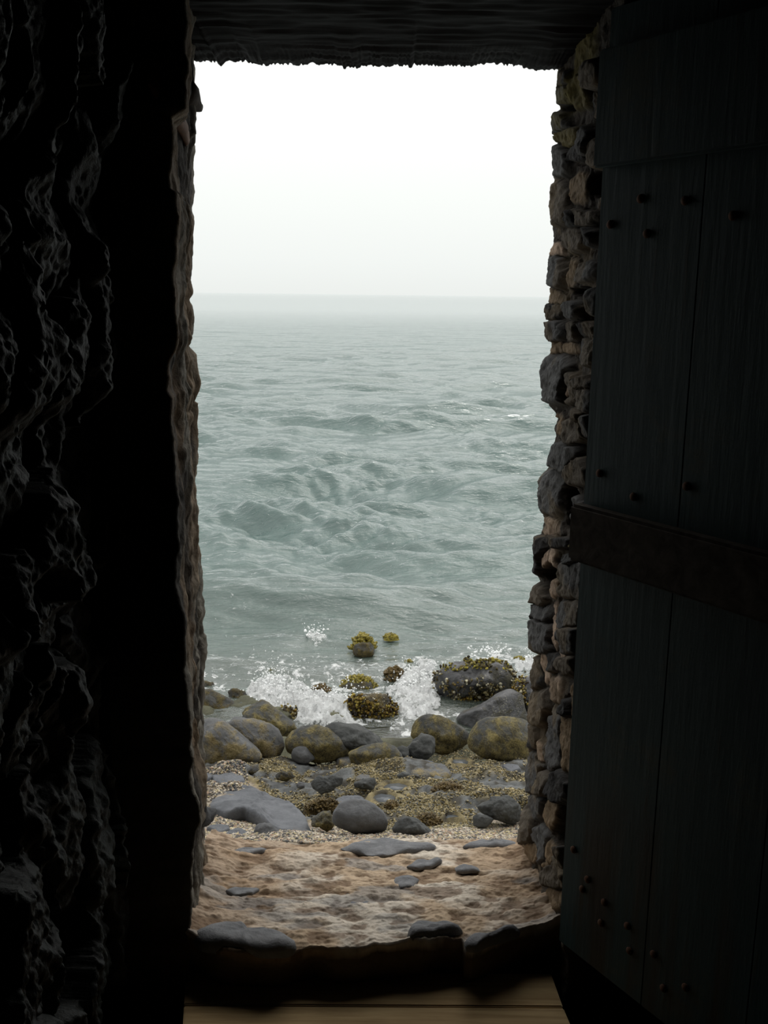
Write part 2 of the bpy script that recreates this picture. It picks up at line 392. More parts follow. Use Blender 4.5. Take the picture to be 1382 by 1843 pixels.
def slab_stone(name, poly, mat, label, cat, th):
    """flat stone lying in the ground with its rounded rim showing"""
    pa = np.array(poly, float); P = hit(pa[:, 0], pa[:, 1], th*.8); c0 = (P.max(0)+P.min(0))/2
    cz = float(prof(c0[1])); n = 110; TH = np.linspace(0, 2*math.pi, n, endpoint=False); pc = P[:, :2]-c0[:2]; RR = []
    for t_ in TH:
        dx, dy_ = math.cos(t_), math.sin(t_); best = 0
        for i in range(len(pc)):
            ax, ay = pc[i]; bx, by = pc[(i+1) % len(pc)]; den = dx*(by-ay)-dy_*(bx-ax)
            if abs(den) < 1e-12: continue
            t = (ax*(by-ay)-ay*(bx-ax))/den; u_ = (ax*dy_-ay*dx)/den
            if t > 0 and 0 <= u_ <= 1: best = max(best, t)
        RR.append(best)
    RR = np.array(RR); RR = (RR+.5*np.roll(RR, 1)+.5*np.roll(RR, -1))/2
    pr = [(q, 1.) for q in np.linspace(.06, .80, 16)]+[(.86, .97), (.91, .9), (.95, .76), (.98, .5), (1.0, .1), (1.01, -.4), (1.0, -1.), (.9, -1.6)]
    sd = int(abs(c0[0]*977+c0[1]*131)) % 999; V = [[0, 0, th]]; Fc = []
    for q, hz in pr:
        V += [[RR[i]*q*math.cos(TH[i]), RR[i]*q*math.sin(TH[i]), th*hz] for i in range(n)]
    V = np.array(V); Pn = V+sd; sz_ = RR.mean()
    rr = np.hypot(V[:, 0], V[:, 1])/np.maximum(sz_, .01)
    V[:, 2] += (V[:, 2] > -.3*th)*(.055*sz_*fbm(Pn*[1.6/sz_, 1.6/sz_, 0], 3, sd)+.022*sz_*fbm(Pn*[9/sz_, 9/sz_, 0], 3, sd+1))-th*.22*np.clip(rr, 0, 1.3)**2
    V[:, :2] *= 1+.03*fbm(Pn*[8, 8, 30], 3, sd+2)[:, None]
    V[:, 2] += prof(c0[1]+V[:, 1])-cz
    for i in range(n): Fc.append([0, 1+i, 1+(i+1) % n])
    for j in range(len(pr)-1):
        for i in range(n):
            A, B_, C_, D_ = 1+j*n+i, 1+j*n+(i+1) % n, 1+(j+1)*n+(i+1) % n, 1+(j+1)*n+i
            Fc += [[A, D_, C_], [A, C_, B_]]
    k = 1+(len(pr)-1)*n; Fc += [[k, k+i+1, k+i] for i in range(1, n-1)]
    o = link(name, pymesh(name, V, Fc), mat); o.location = (c0[0], c0[1], cz); return tag(o, label, cat)

B = 'boulders between the ledge and the surf'
S = 'stones lying on the rock ledge'
R_ = [
 ('boulder', c1([(10, 300), (80, 258), (150, 250), (230, 290), (320, 345), (380, 420), (390, 470), (330, 510), (240, 530), (120, 510), (10, 480)]), 'brown', 'rounded grey boulder with brown algae on its side, furthest back beside the left jamb', 'rock', B, {}),
 ('boulder', c1([(400, 450), (440, 400), (520, 335), (580, 355), (640, 400), (700, 450), (790, 520), (820, 570), (760, 630), (680, 640), (560, 560), (420, 490)]), 'mossy', 'peaked ochre boulder standing left against the white surf', 'rock', B, dict(jit=.08)),
 ('boulder', c1([(270, 520), (340, 475), (480, 480), (600, 520), (680, 570), (715, 630), (725, 700), (690, 760), (590, 790), (520, 740), (440, 670), (370, 610), (300, 560)]), 'greyo', 'blunt grey boulder with crusted top in front of the peaked ochre boulder', 'rock', B, {}),
 ('boulder', c1([(0, 520), (80, 470), (180, 480), (260, 510), (330, 570), (430, 650), (520, 720), (560, 780), (500, 830), (380, 840), (200, 830), (80, 810), (0, 740)]), 'greyo', 'large smooth grey boulder with dark crusted underside beside the left jamb', 'rock', B, dict(depth=.9)),
 ('boulder', c1([(1000, 540), (1080, 510), (1180, 522), (1270, 530), (1350, 575), (1440, 625), (1480, 670), (1440, 730), (1330, 790), (1200, 770), (1080, 660)]), 'dark', 'dark wet boulder behind the domed moss boulder, at the edge of the surf', 'rock', B, dict(jit=.08)),
 ('boulder', c1([(715, 640), (760, 580), (860, 540), (960, 528), (1060, 560), (1140, 625), (1200, 700), (1225, 760), (1120, 790), (950, 800), (830, 790), (730, 750)]), 'mossy', 'domed olive boulder with a mossy front in the middle left of the boulder row', 'rock', B, dict(jit=.03)),
 ('boulder', c1([(768, 760), (785, 700), (840, 668), (900, 678), (940, 730), (960, 780), (900, 810), (790, 810)]), 'grey', 'small round grey stone in front of the domed olive boulder', 'rock', B, dict(sub=4)),
 ('boulder', c2([(-60, 730), (40, 690), (150, 663), (230, 660), (300, 690), (350, 750), (350, 810), (240, 840), (80, 840), (-40, 810)]), 'mossy', 'low yellow-green boulder at the back edge of the ledge, in its middle', 'rock', B, dict(jit=.04)),
 ('boulder', c2([(845, 650), (870, 590), (930, 510), (1000, 475), (1150, 465), (1280, 495), (1380, 540), (1390, 700), (1300, 770), (1100, 790), (950, 750), (860, 700)]), 'mossy', 'large mossy boulder with deep shade below it beside the right jamb', 'rock', B, dict(depth=.9, jit=.04)),
 ('boulder', c2([(415, 600), (425, 530), (490, 470), (560, 450), (640, 460), (720, 500), (800, 545), (860, 600), (865, 670), (780, 730), (650, 730), (540, 700), (450, 660)]), 'mossy', 'long yellow boulder with dark left end, left of the large mossy boulder', 'rock', B, dict(jit=.05)),
 ('boulder', c2([(375, 720), (430, 650), (500, 597), (560, 600), (605, 625), (590, 720), (540, 790), (420, 800)]), 'dark', 'small angular dark stone leaning below the long yellow boulder', 'rock', B, dict(jit=.12, sub=4)),
 ('boulder', c2([(300, 700), (350, 680), (400, 700), (400, 780), (330, 810)]), 'dark', 'small dark stone in the gap behind the ledge, right of the low yellow-green boulder', 'rock', B, dict(sub=4)),
 ('boulder', c2([(720, 500), (800, 440), (950, 370), (1080, 290), (1180, 240), (1260, 300), (1300, 420), (1310, 520), (1150, 560), (1000, 560), (900, 600), (780, 560)]), 'wet', 'flat wet grey slab sloping down from the big rock to the yellow boulder', 'rock', B, dict(depth=.6, off=.03)),
 ('wet_rock', c2([(570, 195), (600, 140), (700, 92), (800, 66), (950, 50), (1080, 60), (1180, 105), (1245, 160), (1245, 215), (1150, 275), (1020, 320), (880, 345), (760, 325), (640, 280), (580, 240)]), 'wet', 'big barnacled dark rock standing out of the surf on the right', 'rock', 'rocks standing in the surf', dict(depth=.75, jit=.14, off=.12)),
 ('wet_rock', c2([(-85, 345), (-40, 325), (20, 305), (80, 292), (150, 288), (230, 305), (290, 345), (325, 400), (305, 460), (220, 490), (100, 495), (0, 480), (-60, 420)]), 'weta', 'rounded dark rock with orange-brown seaweed fringe in the white foam', 'rock', 'rocks standing in the surf', dict(jit=.10, off=.08)),
 ('wet_rock', c2([(1215, 230), (1260, 165), (1340, 150), (1400, 200), (1400, 420), (1330, 470), (1250, 420), (1225, 330)]), 'wet', 'dark seaweed-hung rock half hidden by the right jamb, behind the mossy boulder', 'rock', 'rocks standing in the surf', dict(off=.1, jit=.1)),
 ('wet_rock', c1([(660, 410), (720, 380), (780, 400), (850, 490), (900, 520), (940, 550), (860, 570), (760, 520), (690, 450)]), 'weta', 'ragged dark stone with seaweed on the near rim of the left foam', 'rock', 'rocks standing in the surf', dict(jit=.2, sub=4)),
 ('wet_rock', c1([(290, 270), (340, 245), (420, 270), (430, 330), (400, 380), (340, 370), (300, 320)]), 'brown', 'brown algae-grown rock in the water just right of the furthest left boulder', 'rock', 'rocks standing in the surf', dict(jit=.15, sub=4, off=.08)),
 ('wet_rock', c1([(40, 230), (100, 200), (170, 210), (220, 250), (190, 290), (90, 290)]), 'brown', 'low brown weedy rock in the water behind the furthest left boulder', 'rock', 'rocks standing in the surf', dict(jit=.15, sub=4, off=.08)),
 ('ledge_slab', c1([(185, 790), (230, 773), (370, 797), (412, 840), (400, 875), (300, 865), (185, 840)]), 'slate', 'small flat blue-grey slab tucked under the large smooth boulder by the left jamb', 'rock', S, dict(slab=.04)),
 ('ledge_slab', c1([(140, 1110), (165, 1040), (240, 960), (330, 918), (430, 930), (560, 1000), (700, 1068), (800, 1130), (880, 1190), (922, 1250), (900, 1300), (800, 1320), (680, 1312), (610, 1245), (530, 1185), (420, 1150), (300, 1160), (180, 1145)]), 'slate', 'largest smooth slate slab, running diagonally across the left of the ledge', 'rock', S, dict(slab=.035)),
 ('ledge_slab', c1([(150, 880), (230, 838), (330, 853), (410, 900), (430, 935), (300, 960), (190, 940)]), 'slate', 'flat grey stone just behind the largest smooth slab', 'rock', S, dict(slab=.03)),
 ('ledge_slab', c1([(60, 880), (150, 876), (185, 910), (110, 930), (60, 925)]), 'slate', 'small grey stone against the left jamb behind the gravel', 'rock', S, dict(slab=.035)),
 ('ledge_slab', c1([(90, 975), (150, 960), (175, 985), (150, 1005), (95, 1000)]), 'grey', 'tiny grey stone in the gravel between the jamb and the largest slab', 'rock', S, dict(sub=3, sink=.6)),
 ('shore_stone', c1([(1083, 1260), (1090, 1185), (1140, 1120), (1220, 1096), (1330, 1096), (1400, 1130), (1470, 1190), (1500, 1260), (1480, 1330), (1380, 1355), (1250, 1345), (1130, 1310)]), 'grey', 'big smooth grey boulder in the middle of the foreground gravel', 'rock', S, dict(jit=.03)),
 ('shore_stone', c2([(270, 1310), (330, 1240), (390, 1222), (460, 1240), (530, 1290), (605, 1350), (540, 1375), (400, 1375), (310, 1345)]), 'dark', 'dark low peaked stone just right of the big smooth foreground boulder', 'rock', S, dict(jit=.08)),
 ('shore_stone', c2([(905, 1150), (970, 1118), (1050, 1078), (1150, 1058), (1210, 1088), (1262, 1160), (1255, 1235), (1180, 1272), (1110, 1255), (1020, 1215), (950, 1190)]), 'dark', 'dark angular stone with pale spots in front of the right jamb', 'rock', S, dict(jit=.1)),
 ('shore_stone', c2([(878, 1220), (900, 1198), (990, 1208), (1062, 1240), (1040, 1278), (950, 1290), (885, 1285)]), 'dark', 'small dark block lying at the foot of the angular spotted stone', 'rock', S, dict(sub=4)),
 ('shore_stone', c1([(478, 1330), (490, 1290), (560, 1268), (620, 1285), (685, 1335), (680, 1375), (600, 1395), (520, 1405), (488, 1385)]), 'grey', 'round grey stone with a dark hollow below, in the front left gravel', 'rock', S, dict(jit=.1, sub=4)),
 ('shore_stone', c1([(732, 1315), (790, 1278), (850, 1300), (960, 1340), (1075, 1400), (1030, 1425), (920, 1400), (800, 1375), (740, 1345)]), 'grey', 'long tapering grey stone in the gravel below the largest slab', 'rock', S, dict(slab=.028)),
 ('shore_stone', c1([(260, 1350), (350, 1288), (400, 1298), (465, 1340), (460, 1380), (360, 1400), (280, 1390)]), 'slate', 'slate stone second from the front in the left gravel', 'rock', S, dict(slab=.03)),
 ('shore_stone', c1([(275, 1395), (350, 1352), (430, 1378), (465, 1412), (400, 1445), (300, 1460), (272, 1435)]), 'grey', 'flat-topped grey stone nearest the threshold in the left gravel', 'rock', S, dict(slab=.03)),
 ('shore_stone', c1([(130, 1290), (180, 1258), (300, 1268), (315, 1300), (220, 1330)]), 'slate', 'thin slate flake on the gravel below the left end of the largest slab', 'rock', S, dict(slab=.03)),
 ('shore_stone', c1([(140, 1385), (200, 1348), (270, 1378), (285, 1405), (220, 1425)]), 'slate', 'small slate stone in the gravel close to the left jamb foot', 'rock', S, dict(slab=.035)),
 ('shore_stone', c1([(495, 1415), (560, 1393), (612, 1420), (600, 1445), (500, 1450)]), 'grey', 'small grey stone touching the threshold, below the round stone with the hollow', 'rock', S, dict(sub=4, sink=.5)),
 ('shore_stone', c1([(978, 1285), (1000, 1265), (1050, 1275), (1050, 1300), (985, 1303)]), 'grey', 'tiny grey stone left of the big smooth foreground boulder', 'rock', S, dict(sub=3)),
 ('shore_stone', c1([(900, 965), (980, 908), (1080, 903), (1165, 928), (1155, 975), (1080, 1015), (1000, 1035), (940, 1015)]), 'dark', 'dark oval stone set in the yellow crust, left of the ledge middle', 'rock', S, dict(depth=.6, jit=.08)),
 ('shore_stone', c1([(645, 905), (700, 868), (770, 880), (795, 920), (740, 948), (670, 935)]), 'brown', 'small dark stone behind the dark oval stone, towards the left of the ledge', 'rock', S, dict(sub=4, jit=.12)),
 ('shore_stone', c1([(805, 975), (830, 950), (870, 965), (872, 1000), (820, 1008)]), 'grey', 'tiny grey stone left of the dark oval stone on the ledge', 'rock', S, dict(sub=3, sink=.6)),
 ('shore_stone', c2([(-20, 965), (60, 933), (142, 928), (158, 970), (140, 1005), (60, 1010), (0, 995)]), 'dark', 'dark stone with flat top left of the tide pools', 'rock', S, dict(jit=.1, sub=4)),
 ('shore_stone', c2([(305, 905), (350, 878), (400, 888), (435, 922), (380, 940), (320, 930)]), 'dark', 'small dark hump on the crust just behind the upper tide pool', 'rock', S, dict(sub=4)),
 ('shore_stone', c2([(400, 870), (460, 815), (560, 800), (660, 810), (725, 860), (690, 895), (560, 900), (450, 895)]), 'greyo', 'broad flat grey stone sunk in the back of the ledge, right of its middle', 'rock', S, dict(slab=.03)),
 ('shore_stone', c2([(430, 810), (500, 775), (590, 790), (600, 825), (520, 845), (440, 835)]), 'slate', 'thin slate stone lying behind the broad flat grey stone', 'rock', S, dict(slab=.03)),
 ('shore_stone', c2([(960, 1040), (1010, 1000), (1100, 995), (1170, 1020), (1200, 1060), (1100, 1075), (1000, 1085)]), 'greyo', 'crusted stone half buried behind the angular spotted stone', 'rock', S, dict(sub=4)),
 ('shore_stone', c1([(918, 1240), (975, 1192), (1060, 1180), (1098, 1220), (1092, 1300), (1040, 1312), (990, 1285), (930, 1290)]), 'mossy', 'lumpy yellow crusted stone left of the big smooth foreground boulder', 'rock', S, dict(jit=.16, sub=4)),
 ('shore_stone', c1([(1090, 1085), (1150, 1050), (1260, 1040), (1330, 1070), (1320, 1110), (1180, 1125), (1100, 1110)]), 'slate', 'flat pale grey stone directly behind the big smooth foreground boulder', 'rock', S, dict(slab=.028)),
 ('shore_stone', c2([(-10, 915), (50, 885), (110, 895), (120, 925), (60, 935), (0, 930)]), 'greyo', 'pale flat stone behind the dark flat-topped stone', 'rock', S, dict(slab=.035)),
 ('shore_stone', c2([(270, 850), (300, 800), (350, 795), (395, 830), (390, 865), (310, 870)]), 'greyo', 'crusted stone at the back edge of the ledge below the low yellow-green boulder', 'rock', S, dict(sub=4)),
 ('shore_stone', c2([(1100, 830), (1150, 805), (1220, 815), (1250, 850), (1160, 865)]), 'slate', 'small slate stone at the back of the ledge near the right jamb', 'rock', S, dict(slab=.035)),
 ('shore_stone', c1([(1110, 770), (1160, 740), (1230, 760), (1310, 800), (1240, 815), (1140, 800)]), 'greyo', 'sloping crusted stone at the back edge of the ledge, left of the low yellow-green boulder', 'rock', S, dict(slab=.03)),
 ('shore_stone', c1([(430, 870), (470, 830), (520, 820), (530, 860), (480, 900)]), 'greyo', 'small grey stone at the left back corner of the yellow ledge', 'rock', S, dict(sub=4)),
]
rocks = {}
for nm, poly, mt, lab, cat, grp, kw in R_:
    rocks[lab] = slab_stone(nm, poly, M[mt], lab, cat, kw['slab']) if 'slab' in kw else rock(nm, poly, M[mt], lab, cat, None, **kw)

# weed growing on rocks: tufts of short curled fronds
def tuft(name, cx, cy, wx, hy, mat, n, parent=None, label=None, zoff=None, hgt=.03, cat='seaweed', seed=1, group=None, kind=None, onz=None):
    r = np.random.default_rng(seed); V = []; Fc = []
    p0 = at_z(cx, cy, onz) if onz is not None else hit(cx, cy)[0]
    dep = -((p0-np.array(EYE)) @ RN)[2]
    a = wx/F*dep; bY = hy/F*dep/ max(.3, math.sin(math.radians(24)))
    bY = min(bY, a*1.1)
    # mound beneath
    for i in range(n):
        t = r.uniform(0, 2*math.pi); q = math.sqrt(r.uniform()); x, y = q*a*math.cos(t), q*bY*math.sin(t)
        z = hgt*(1-q*q)*1.1-.01
        L = hgt*r.uniform(.25, .7); w = hgt*r.uniform(.14, .3)
        d = np.array([r.normal(), r.normal(), r.uniform(.3, 1.2)]); d /= np.linalg.norm(d)
        s = np.cross(d, [r.normal(), r.normal(), .2]); s /= np.linalg.norm(s); u = np.cross(d, s)
        b = np.array([x, y, z]); k = len(V)
        for f, ww in ((0, .5), (.6, 1.), (1., .35)):
            for an in (0, 2.09, 4.19):
                V.append(b+d*L*f+(s*math.cos(an)+u*math.sin(an))*w*ww)
        for l in (0, 3):
            for j in range(3):
                j2 = (j+1) % 3
                Fc += [[k+l+j, k+l+j2, k+l+3+j2], [k+l+j, k+l+3+j2, k+l+3+j]]
        Fc.append([k+6, k+7, k+8])
    # mound
    k = len(V); ns = 20
    V.append(np.array([0, 0, hgt*1.0]))
    rings = 5
    for j in range(1, rings+1):
        q = j/rings
        for i in range(ns):
            t = 2*math.pi*i/ns; rr = q*(1+.12*math.sin(3*t+seed)+.08*r.uniform(-1, 1))
            V.append(np.array([a*rr*math.cos(t), bY*rr*math.sin(t), hgt*(1-q*q)-.03*(q > .95)]))
    for i in range(ns): Fc.append([k, k+1+i, k+1+(i+1) % ns])
    for j in range(rings-1):
        for i in range(ns):
            A, Bv, Cv, Dv = k+1+j*ns+i, k+1+j*ns+(i+1) % ns, k+1+(j+1)*ns+(i+1) % ns, k+1+(j+1)*ns+i
            Fc += [[A, Dv, Cv], [A, Cv, Bv]]
    me = pymesh(name, np.array(V), Fc); o = link(name, me, mat, parent)
    o.location = p0 if parent is None else p0-np.array(parent.location)
    if label: tag(o, label, cat, group, kind)
    return o
WG = 'weedy rock tips in the water'
def weed_rock(cx, cy, wx, hy, mat, n, label, seed, hgt=.05):
    p = hit(cx, cy, 0)[0]
    w = 1.0; z = SEA-.01
    p = at_z(cx, cy, z)
    o = rock('weedy_rock', [(cx+wx*1.1*math.cos(t), cy+hy*.9+hy*1.3*math.sin(t)) for t in np.linspace(0, 6.28, 13)[:-1]], M['brown'], label, 'rock', None, off=float(z-prof(p[1]))-.06, sub=4, jit=.1)
    tuft('seaweed', cx, cy+hy*.3, wx, hy, M[mat], n, parent=o, onz=z, hgt=hgt, seed=seed)
weed_rock(654, 1161, 19, 12, 'weed', 260, 'bright yellow-green weedy rock tip furthest out in the water', 1, .09)
weed_rock(703, 1144, 14, 4, 'weed', 120, 'small faint weedy rock tip to the right of the furthest yellow-green one', 2, .03)
weed_rock(489, 1208, 14, 5, 'weed', 140, 'small yellow-green weed patch in calm water left of the surf', 3, .03)
weed_rock(735, 1199, 14, 6, 'weed', 160, 'yellow-green weedy rock tip just left of the big barnacled rock', 4, .05)
weed_rock(711, 1217, 19, 9, 'weedb', 240, 'olive weedy rock at the upper edge of the middle foam', 5, .07)
weed_rock(645, 1230, 32, 10, 'weed', 340, 'broad yellow-green weedy rock above the rounded rock in the foam', 6, .06)
weed_rock(577, 1243, 19, 7, 'weedb', 200, 'brown weedy rock showing through the left foam', 7, .05)
weed_rock(935, 1189, 12, 5, 'weed', 120, 'weedy rock tip behind the big barnacled rock near the right jamb', 8, .04)
bigr = rocks['big barnacled dark rock standing out of the surf on the right']
def crust_on(parent, n, test, rmin, rmax, pal, name, seed, fr=0):
    """shells or weed tufts grown on the surface of a rock"""
    me0 = parent.data; nv = len(me0.vertices); co = np.empty(nv*3); me0.vertices.foreach_get('co', co); co = co.reshape(-1, 3)
    nr = np.empty(nv*3); me0.vertex_normals.foreach_get('vector', nr); nr = nr.reshape(-1, 3)
    px, py = project(co+np.array(parent.location)); tocam = np.array(EYE)-co-np.array(parent.location); tocam /= np.linalg.norm(tocam, axis=1)[:, None]
    ok = np.where(test(px, py, nr) & ((nr*tocam).sum(1) > -.3))[0]; r = np.random.default_rng(seed)
    ii = r.choice(ok, n); bm = bmesh.new(); bmesh.ops.create_icosphere(bm, subdivisions=1, radius=1)
    V0 = np.array([v.co[:] for v in bm.verts]); F0 = np.array([[v.index for v in f.verts] for f in bm.faces]); bm.free()
    C = co[ii]+r.normal(size=(n, 3))*rmax*.8+nr[ii]*r.uniform(-.3, 1., (n, 1))*rmin; R = r.uniform(rmin, rmax, n)
    V = V0[None]*R[:, None, None]*(1+.22*r.normal(size=(n, len(V0))))[..., None]*r.uniform(.6, 1.2, (n, 1, 3))+C[:, None]
    Fc = F0[None]+(np.arange(n)*len(V0))[:, None, None]; pal = np.array(pal); cc = pal[r.integers(0, len(pal), n)]*r.uniform(.6, 1.3, (n, 1))
    me = pymesh(name, V.reshape(-1, 3), Fc.reshape(-1, 3)); cattr(me, 'col', np.repeat(cc, len(V0), 0))
    o = link(name, me, M['pebble'], parent); o['kind'] = 'stuff'; return o
BP = [(.10, .08, .03), (.20, .17, .08), (.05, .045, .03), (.42, .39, .28), (.14, .10, .03), (.04, .03, .02)]
WP = [(.16, .10, .015), (.10, .065, .012), (.22, .17, .03), (.05, .03, .01), (.30, .23, .05)]
YP = [(.22, .19, .03), (.30, .25, .05), (.13, .11, .02), (.08, .06, .02)]
crust_on(bigr, 900, lambda x, y, n: (vnoise(np.stack([x*.16, y*.2, 0*x], -1), 3)+.5*vnoise(np.stack([x*.5, y*.5, 0*x], -1), 5) > .05) & ((y > 1226+.12*(x-850)) | (x < 795) | (x > 915)), .005, .014, BP, 'barnacle_crust', 1)
crust_on(bigr, 420, lambda x, y, n: (y < 1206) & (vnoise(np.stack([x*.2, y*.2, 0*x], -1), 8) > .05), .006, .015, YP+BP[:3], 'seaweed', 2)
crust_on(bigr, 380, lambda x, y, n: (y > 1256-abs(x-848)*.0) & (abs(x-850) < 24), .007, .018, WP, 'seaweed', 3)
r2 = rocks['rounded dark rock with orange-brown seaweed fringe in the white foam']
crust_on(r2, 900, lambda x, y, n: (y > 1274-.5*np.abs(x-690)) | (x > 700) | (x < 636), .005, .014, WP+[(.03, .025, .02)], 'seaweed', 4)
crust_on(r2, 120, lambda x, y, n: y > 1200, .004, .008, [(.55, .52, .42), (.4, .38, .3)], 'barnacle_crust', 5)
r3 = rocks['dark seaweed-hung rock half hidden by the right jamb, behind the mossy boulder']
crust_on(r3, 420, lambda x, y, n: x < 946, .006, .014, WP+BP, 'seaweed', 6)
r4 = rocks['ragged dark stone with seaweed on the near rim of the left foam']
crust_on(r4, 320, lambda x, y, n: y > 0, .006, .014, WP+BP, 'seaweed', 7)
# crust mounds and tide pools on the ledge
tuft('algae_mound', 808, 1432, 36, 9, M['weedb'], 900, label='brown bristly algae mound in the middle right of the ledge', hgt=.05, cat='algae', seed=60)
tuft('algae_mound', 585, 1452, 34, 6, M['weedb'], 500, label='dark yellow algae fringe right of the largest slate slab', hgt=.035, cat='algae', seed=61)
tuft('algae_mound', 705, 1415+35, 12, 5, M['weedb'], 120, label='small brown algae tuft below the tide pools', hgt=.025, cat='algae', seed=62)
tuft('algae_mound', 770, 1478, 24, 8, M['weedb'], 420, label='ochre algae tuft behind the dark low peaked stone', hgt=.03, cat='algae', seed=63)
def pool(cx, cy, wx, hy, label, seed):
    p0 = hit(cx, cy)[0]; dep = -((p0-np.array(EYE)) @ RN)[2]; a = wx/F*dep; b = hy/F*dep/.5
    n = 40; V = [(0, 0, 0)]; Fc = []
    for z_, s in ((0, 1), (-.05, 1.0)):
        for i in range(n):
            t = 2*math.pi*i/n; r = 1+.12*math.sin(2*t+seed)+.07*math.sin(5*t+seed*2)
            V.append((a*s*r*math.cos(t), b*s*r*math.sin(t), z_))
    for i in range(n):
        j = (i+1) % n; Fc += [[0, 1+i, 1+j], [1+i, 1+n+i, 1+n+j], [1+i, 1+n+j, 1+j]]
    o = link('tide_pool', pymesh('tide_pool', V, Fc), M['pool'], smooth=False)
    o.location = (p0[0], p0[1], p0[2]-.004); tag(o, label, 'puddle')
pool(640+300/4.188, 1180+985/4.188, 21, 8, 'upper round tide pool reflecting the sky on the ledge', 1)
pool(640+215/4.188, 1180+1070/4.188, 20, 9, 'lower tide pool, left of the brown bristly algae mound', 2)
pool(640+815/4.188, 1180+970/4.188, 15, 6, 'small grey tide pool behind the brown bristly algae mound', 3)
pool(640+790/4.188, 1180+795/4.188, 16, 5, 'shallow tide pool at the back of the ledge, below the long yellow boulder', 4)
pool(640+730/4.188, 1180+1210/4.188, 13, 4, 'tiny tide pool between the ochre tuft and the bristly mound', 5)

# ------------------------------------------------------------------ loose grains
ICO = None
def grains(name, polys, n, rmin, rmax, pal, label, cat, lift=.002, seed=5, keep=None):
    r = np.random.default_rng(seed)
    bm = bmesh.new(); bmesh.ops.create_icosphere(bm, subdivisions=1, radius=1)
    V0 = np.array([v.co[:] for v in bm.verts]); F0 = np.array([[v.index for v in f.verts] for f in bm.faces]); bm.free()
    pts = []
    for poly, share in polys:
        pa = np.array(poly); k = int(n*share*3)
        px = r.uniform(pa[:, 0].min(), pa[:, 0].max(), k); py = r.uniform(pa[:, 1].min(), pa[:, 1].max(), k)
        mk = inpoly(px, py, poly); q = hit(px[mk], py[mk]); pts.append(q[:int(n*share)])
    C = np.concatenate(pts); 
    Zt = np.array(terr(C[:, 0], C[:, 1])); Pn = np.stack([C[:, 0], C[:, 1], 0*C[:, 0]], -1)
    cr_ = sstep(3.9, 4.3, C[:, 1])*(1-sstep(5.45, 5.7, C[:, 1]))
    C[:, 2] = Zt+ledge_relief(Pn, cr_)+lift
    ok = np.ones(len(C), bool)
    for (a_, b_, cw, ch) in POOLS:
        p0 = hit(a_, b_)[0]; dep = -((p0-np.array(EYE)) @ RN)[2]; ok &= np.hypot((C[:, 0]-p0[0])/(cw/F*dep), (C[:, 1]-p0[1])/(ch/F*dep/.5)) > 1.6
    C = C[ok]; Pn = Pn[ok]
    if keep:
        mk = keep(Pn); C = C[mk]
    n = len(C); R = r.uniform(rmin, rmax, n)*r.choice([1, 1, 1, 1.6], n)
    sc = r.uniform(.6, 1.3, (n, 3))*R[:, None]
    ang = r.uniform(0, 6.28, n); ca, sa = np.cos(ang), np.sin(ang)
    V = V0[None]*sc[:, None]; V = V*(1+.15*r.normal(size=V.shape[:2]))[..., None]
    V = np.stack([V[..., 0]*ca[:, None]-V[..., 1]*sa[:, None], V[..., 0]*sa[:, None]+V[..., 1]*ca[:, None], V[..., 2]*.7], -1)+C[:, None]
    Fc = F0[None]+(np.arange(n)*len(V0))[:, None, None]
    pal = np.array(pal); cc = pal[r.integers(0, len(pal), n)]*r.uniform(.7, 1.25, (n, 1))
    me = pymesh(name, V.reshape(-1, 3), Fc.reshape(-1, 3)); cattr(me, 'col', np.repeat(cc, len(V0), 0))
    o = link(name, me, M['pebble'], smooth=False); return tag(o, label, cat, kind='stuff')
GP = [(.42, .37, .29), (.55, .49, .40), (.25, .22, .18), (.34, .24, .17), (.12, .115, .11), (.08, .08, .08), (.45, .38, .22)]
grains('gravel', [(c1([(-300, 1130), (60, 1130), (200, 1140), (420, 1100), (640, 1130), (700, 1300), (640, 1480), (60, 1500), (-300, 1500)]), .42),
                  (c1([(-300, 850), (430, 880), (460, 1000), (150, 1100), (-300, 1120)]), .16),
                  (c1([(600, 1300), (1150, 1260), (1400, 1340), (1900, 1320), (2560, 1230), (3000, 1230), (3000, 1440), (600, 1480)]), .42)],
       44000, .003, .0062, GP, 'bed of pale shell gravel between the stones beyond the threshold', 'gravel', seed=5)
OP = [(.42, .35, .20), (.30, .24, .11), (.15, .115, .04), (.44, .38, .25), (.08, .065, .03), (.13, .13, .12), (.21, .185, .11), (.10, .10, .095)]
ledge = c1([(420, 880), (480, 800), (800, 755), (1250, 780), (1900, 720), (2560, 730), (3000, 740), (3000, 1330), (2200, 1330), (1500, 1330), (1000, 1250), (820, 1130), (560, 1000)])
grains('crust_grains', [(ledge, 1.)], 64000, .0019, .0045, OP, 'yellow granular shell and algae crust covering the rock ledge', 'algae', seed=8,
       keep=lambda Pn: fbm(Pn*[4, 5, 1], 4, 51) < .22+.3*vnoise(Pn*60, 3))

# ================================================================== THE SEA
rows = [5.35]
while rows[-1] < 420: rows.append(rows[-1]+.0085*(rows[-1]/5)**1.55)
while rows[-1] < 9000: rows.append(rows[-1]*1.12)
ys = np.array(rows); nc = 800
u = np.linspace(-1, 1, nc)
X = u[None, :]*(.36*ys+.6)[:, None]; Y = np.repeat(ys[:, None], nc, 1)
dy = np.gradient(ys)[:, None]; dxg = ((.36*ys+.6)*2/nc)[:, None]
Z = np.zeros_like(X); r = np.random.default_rng(42)
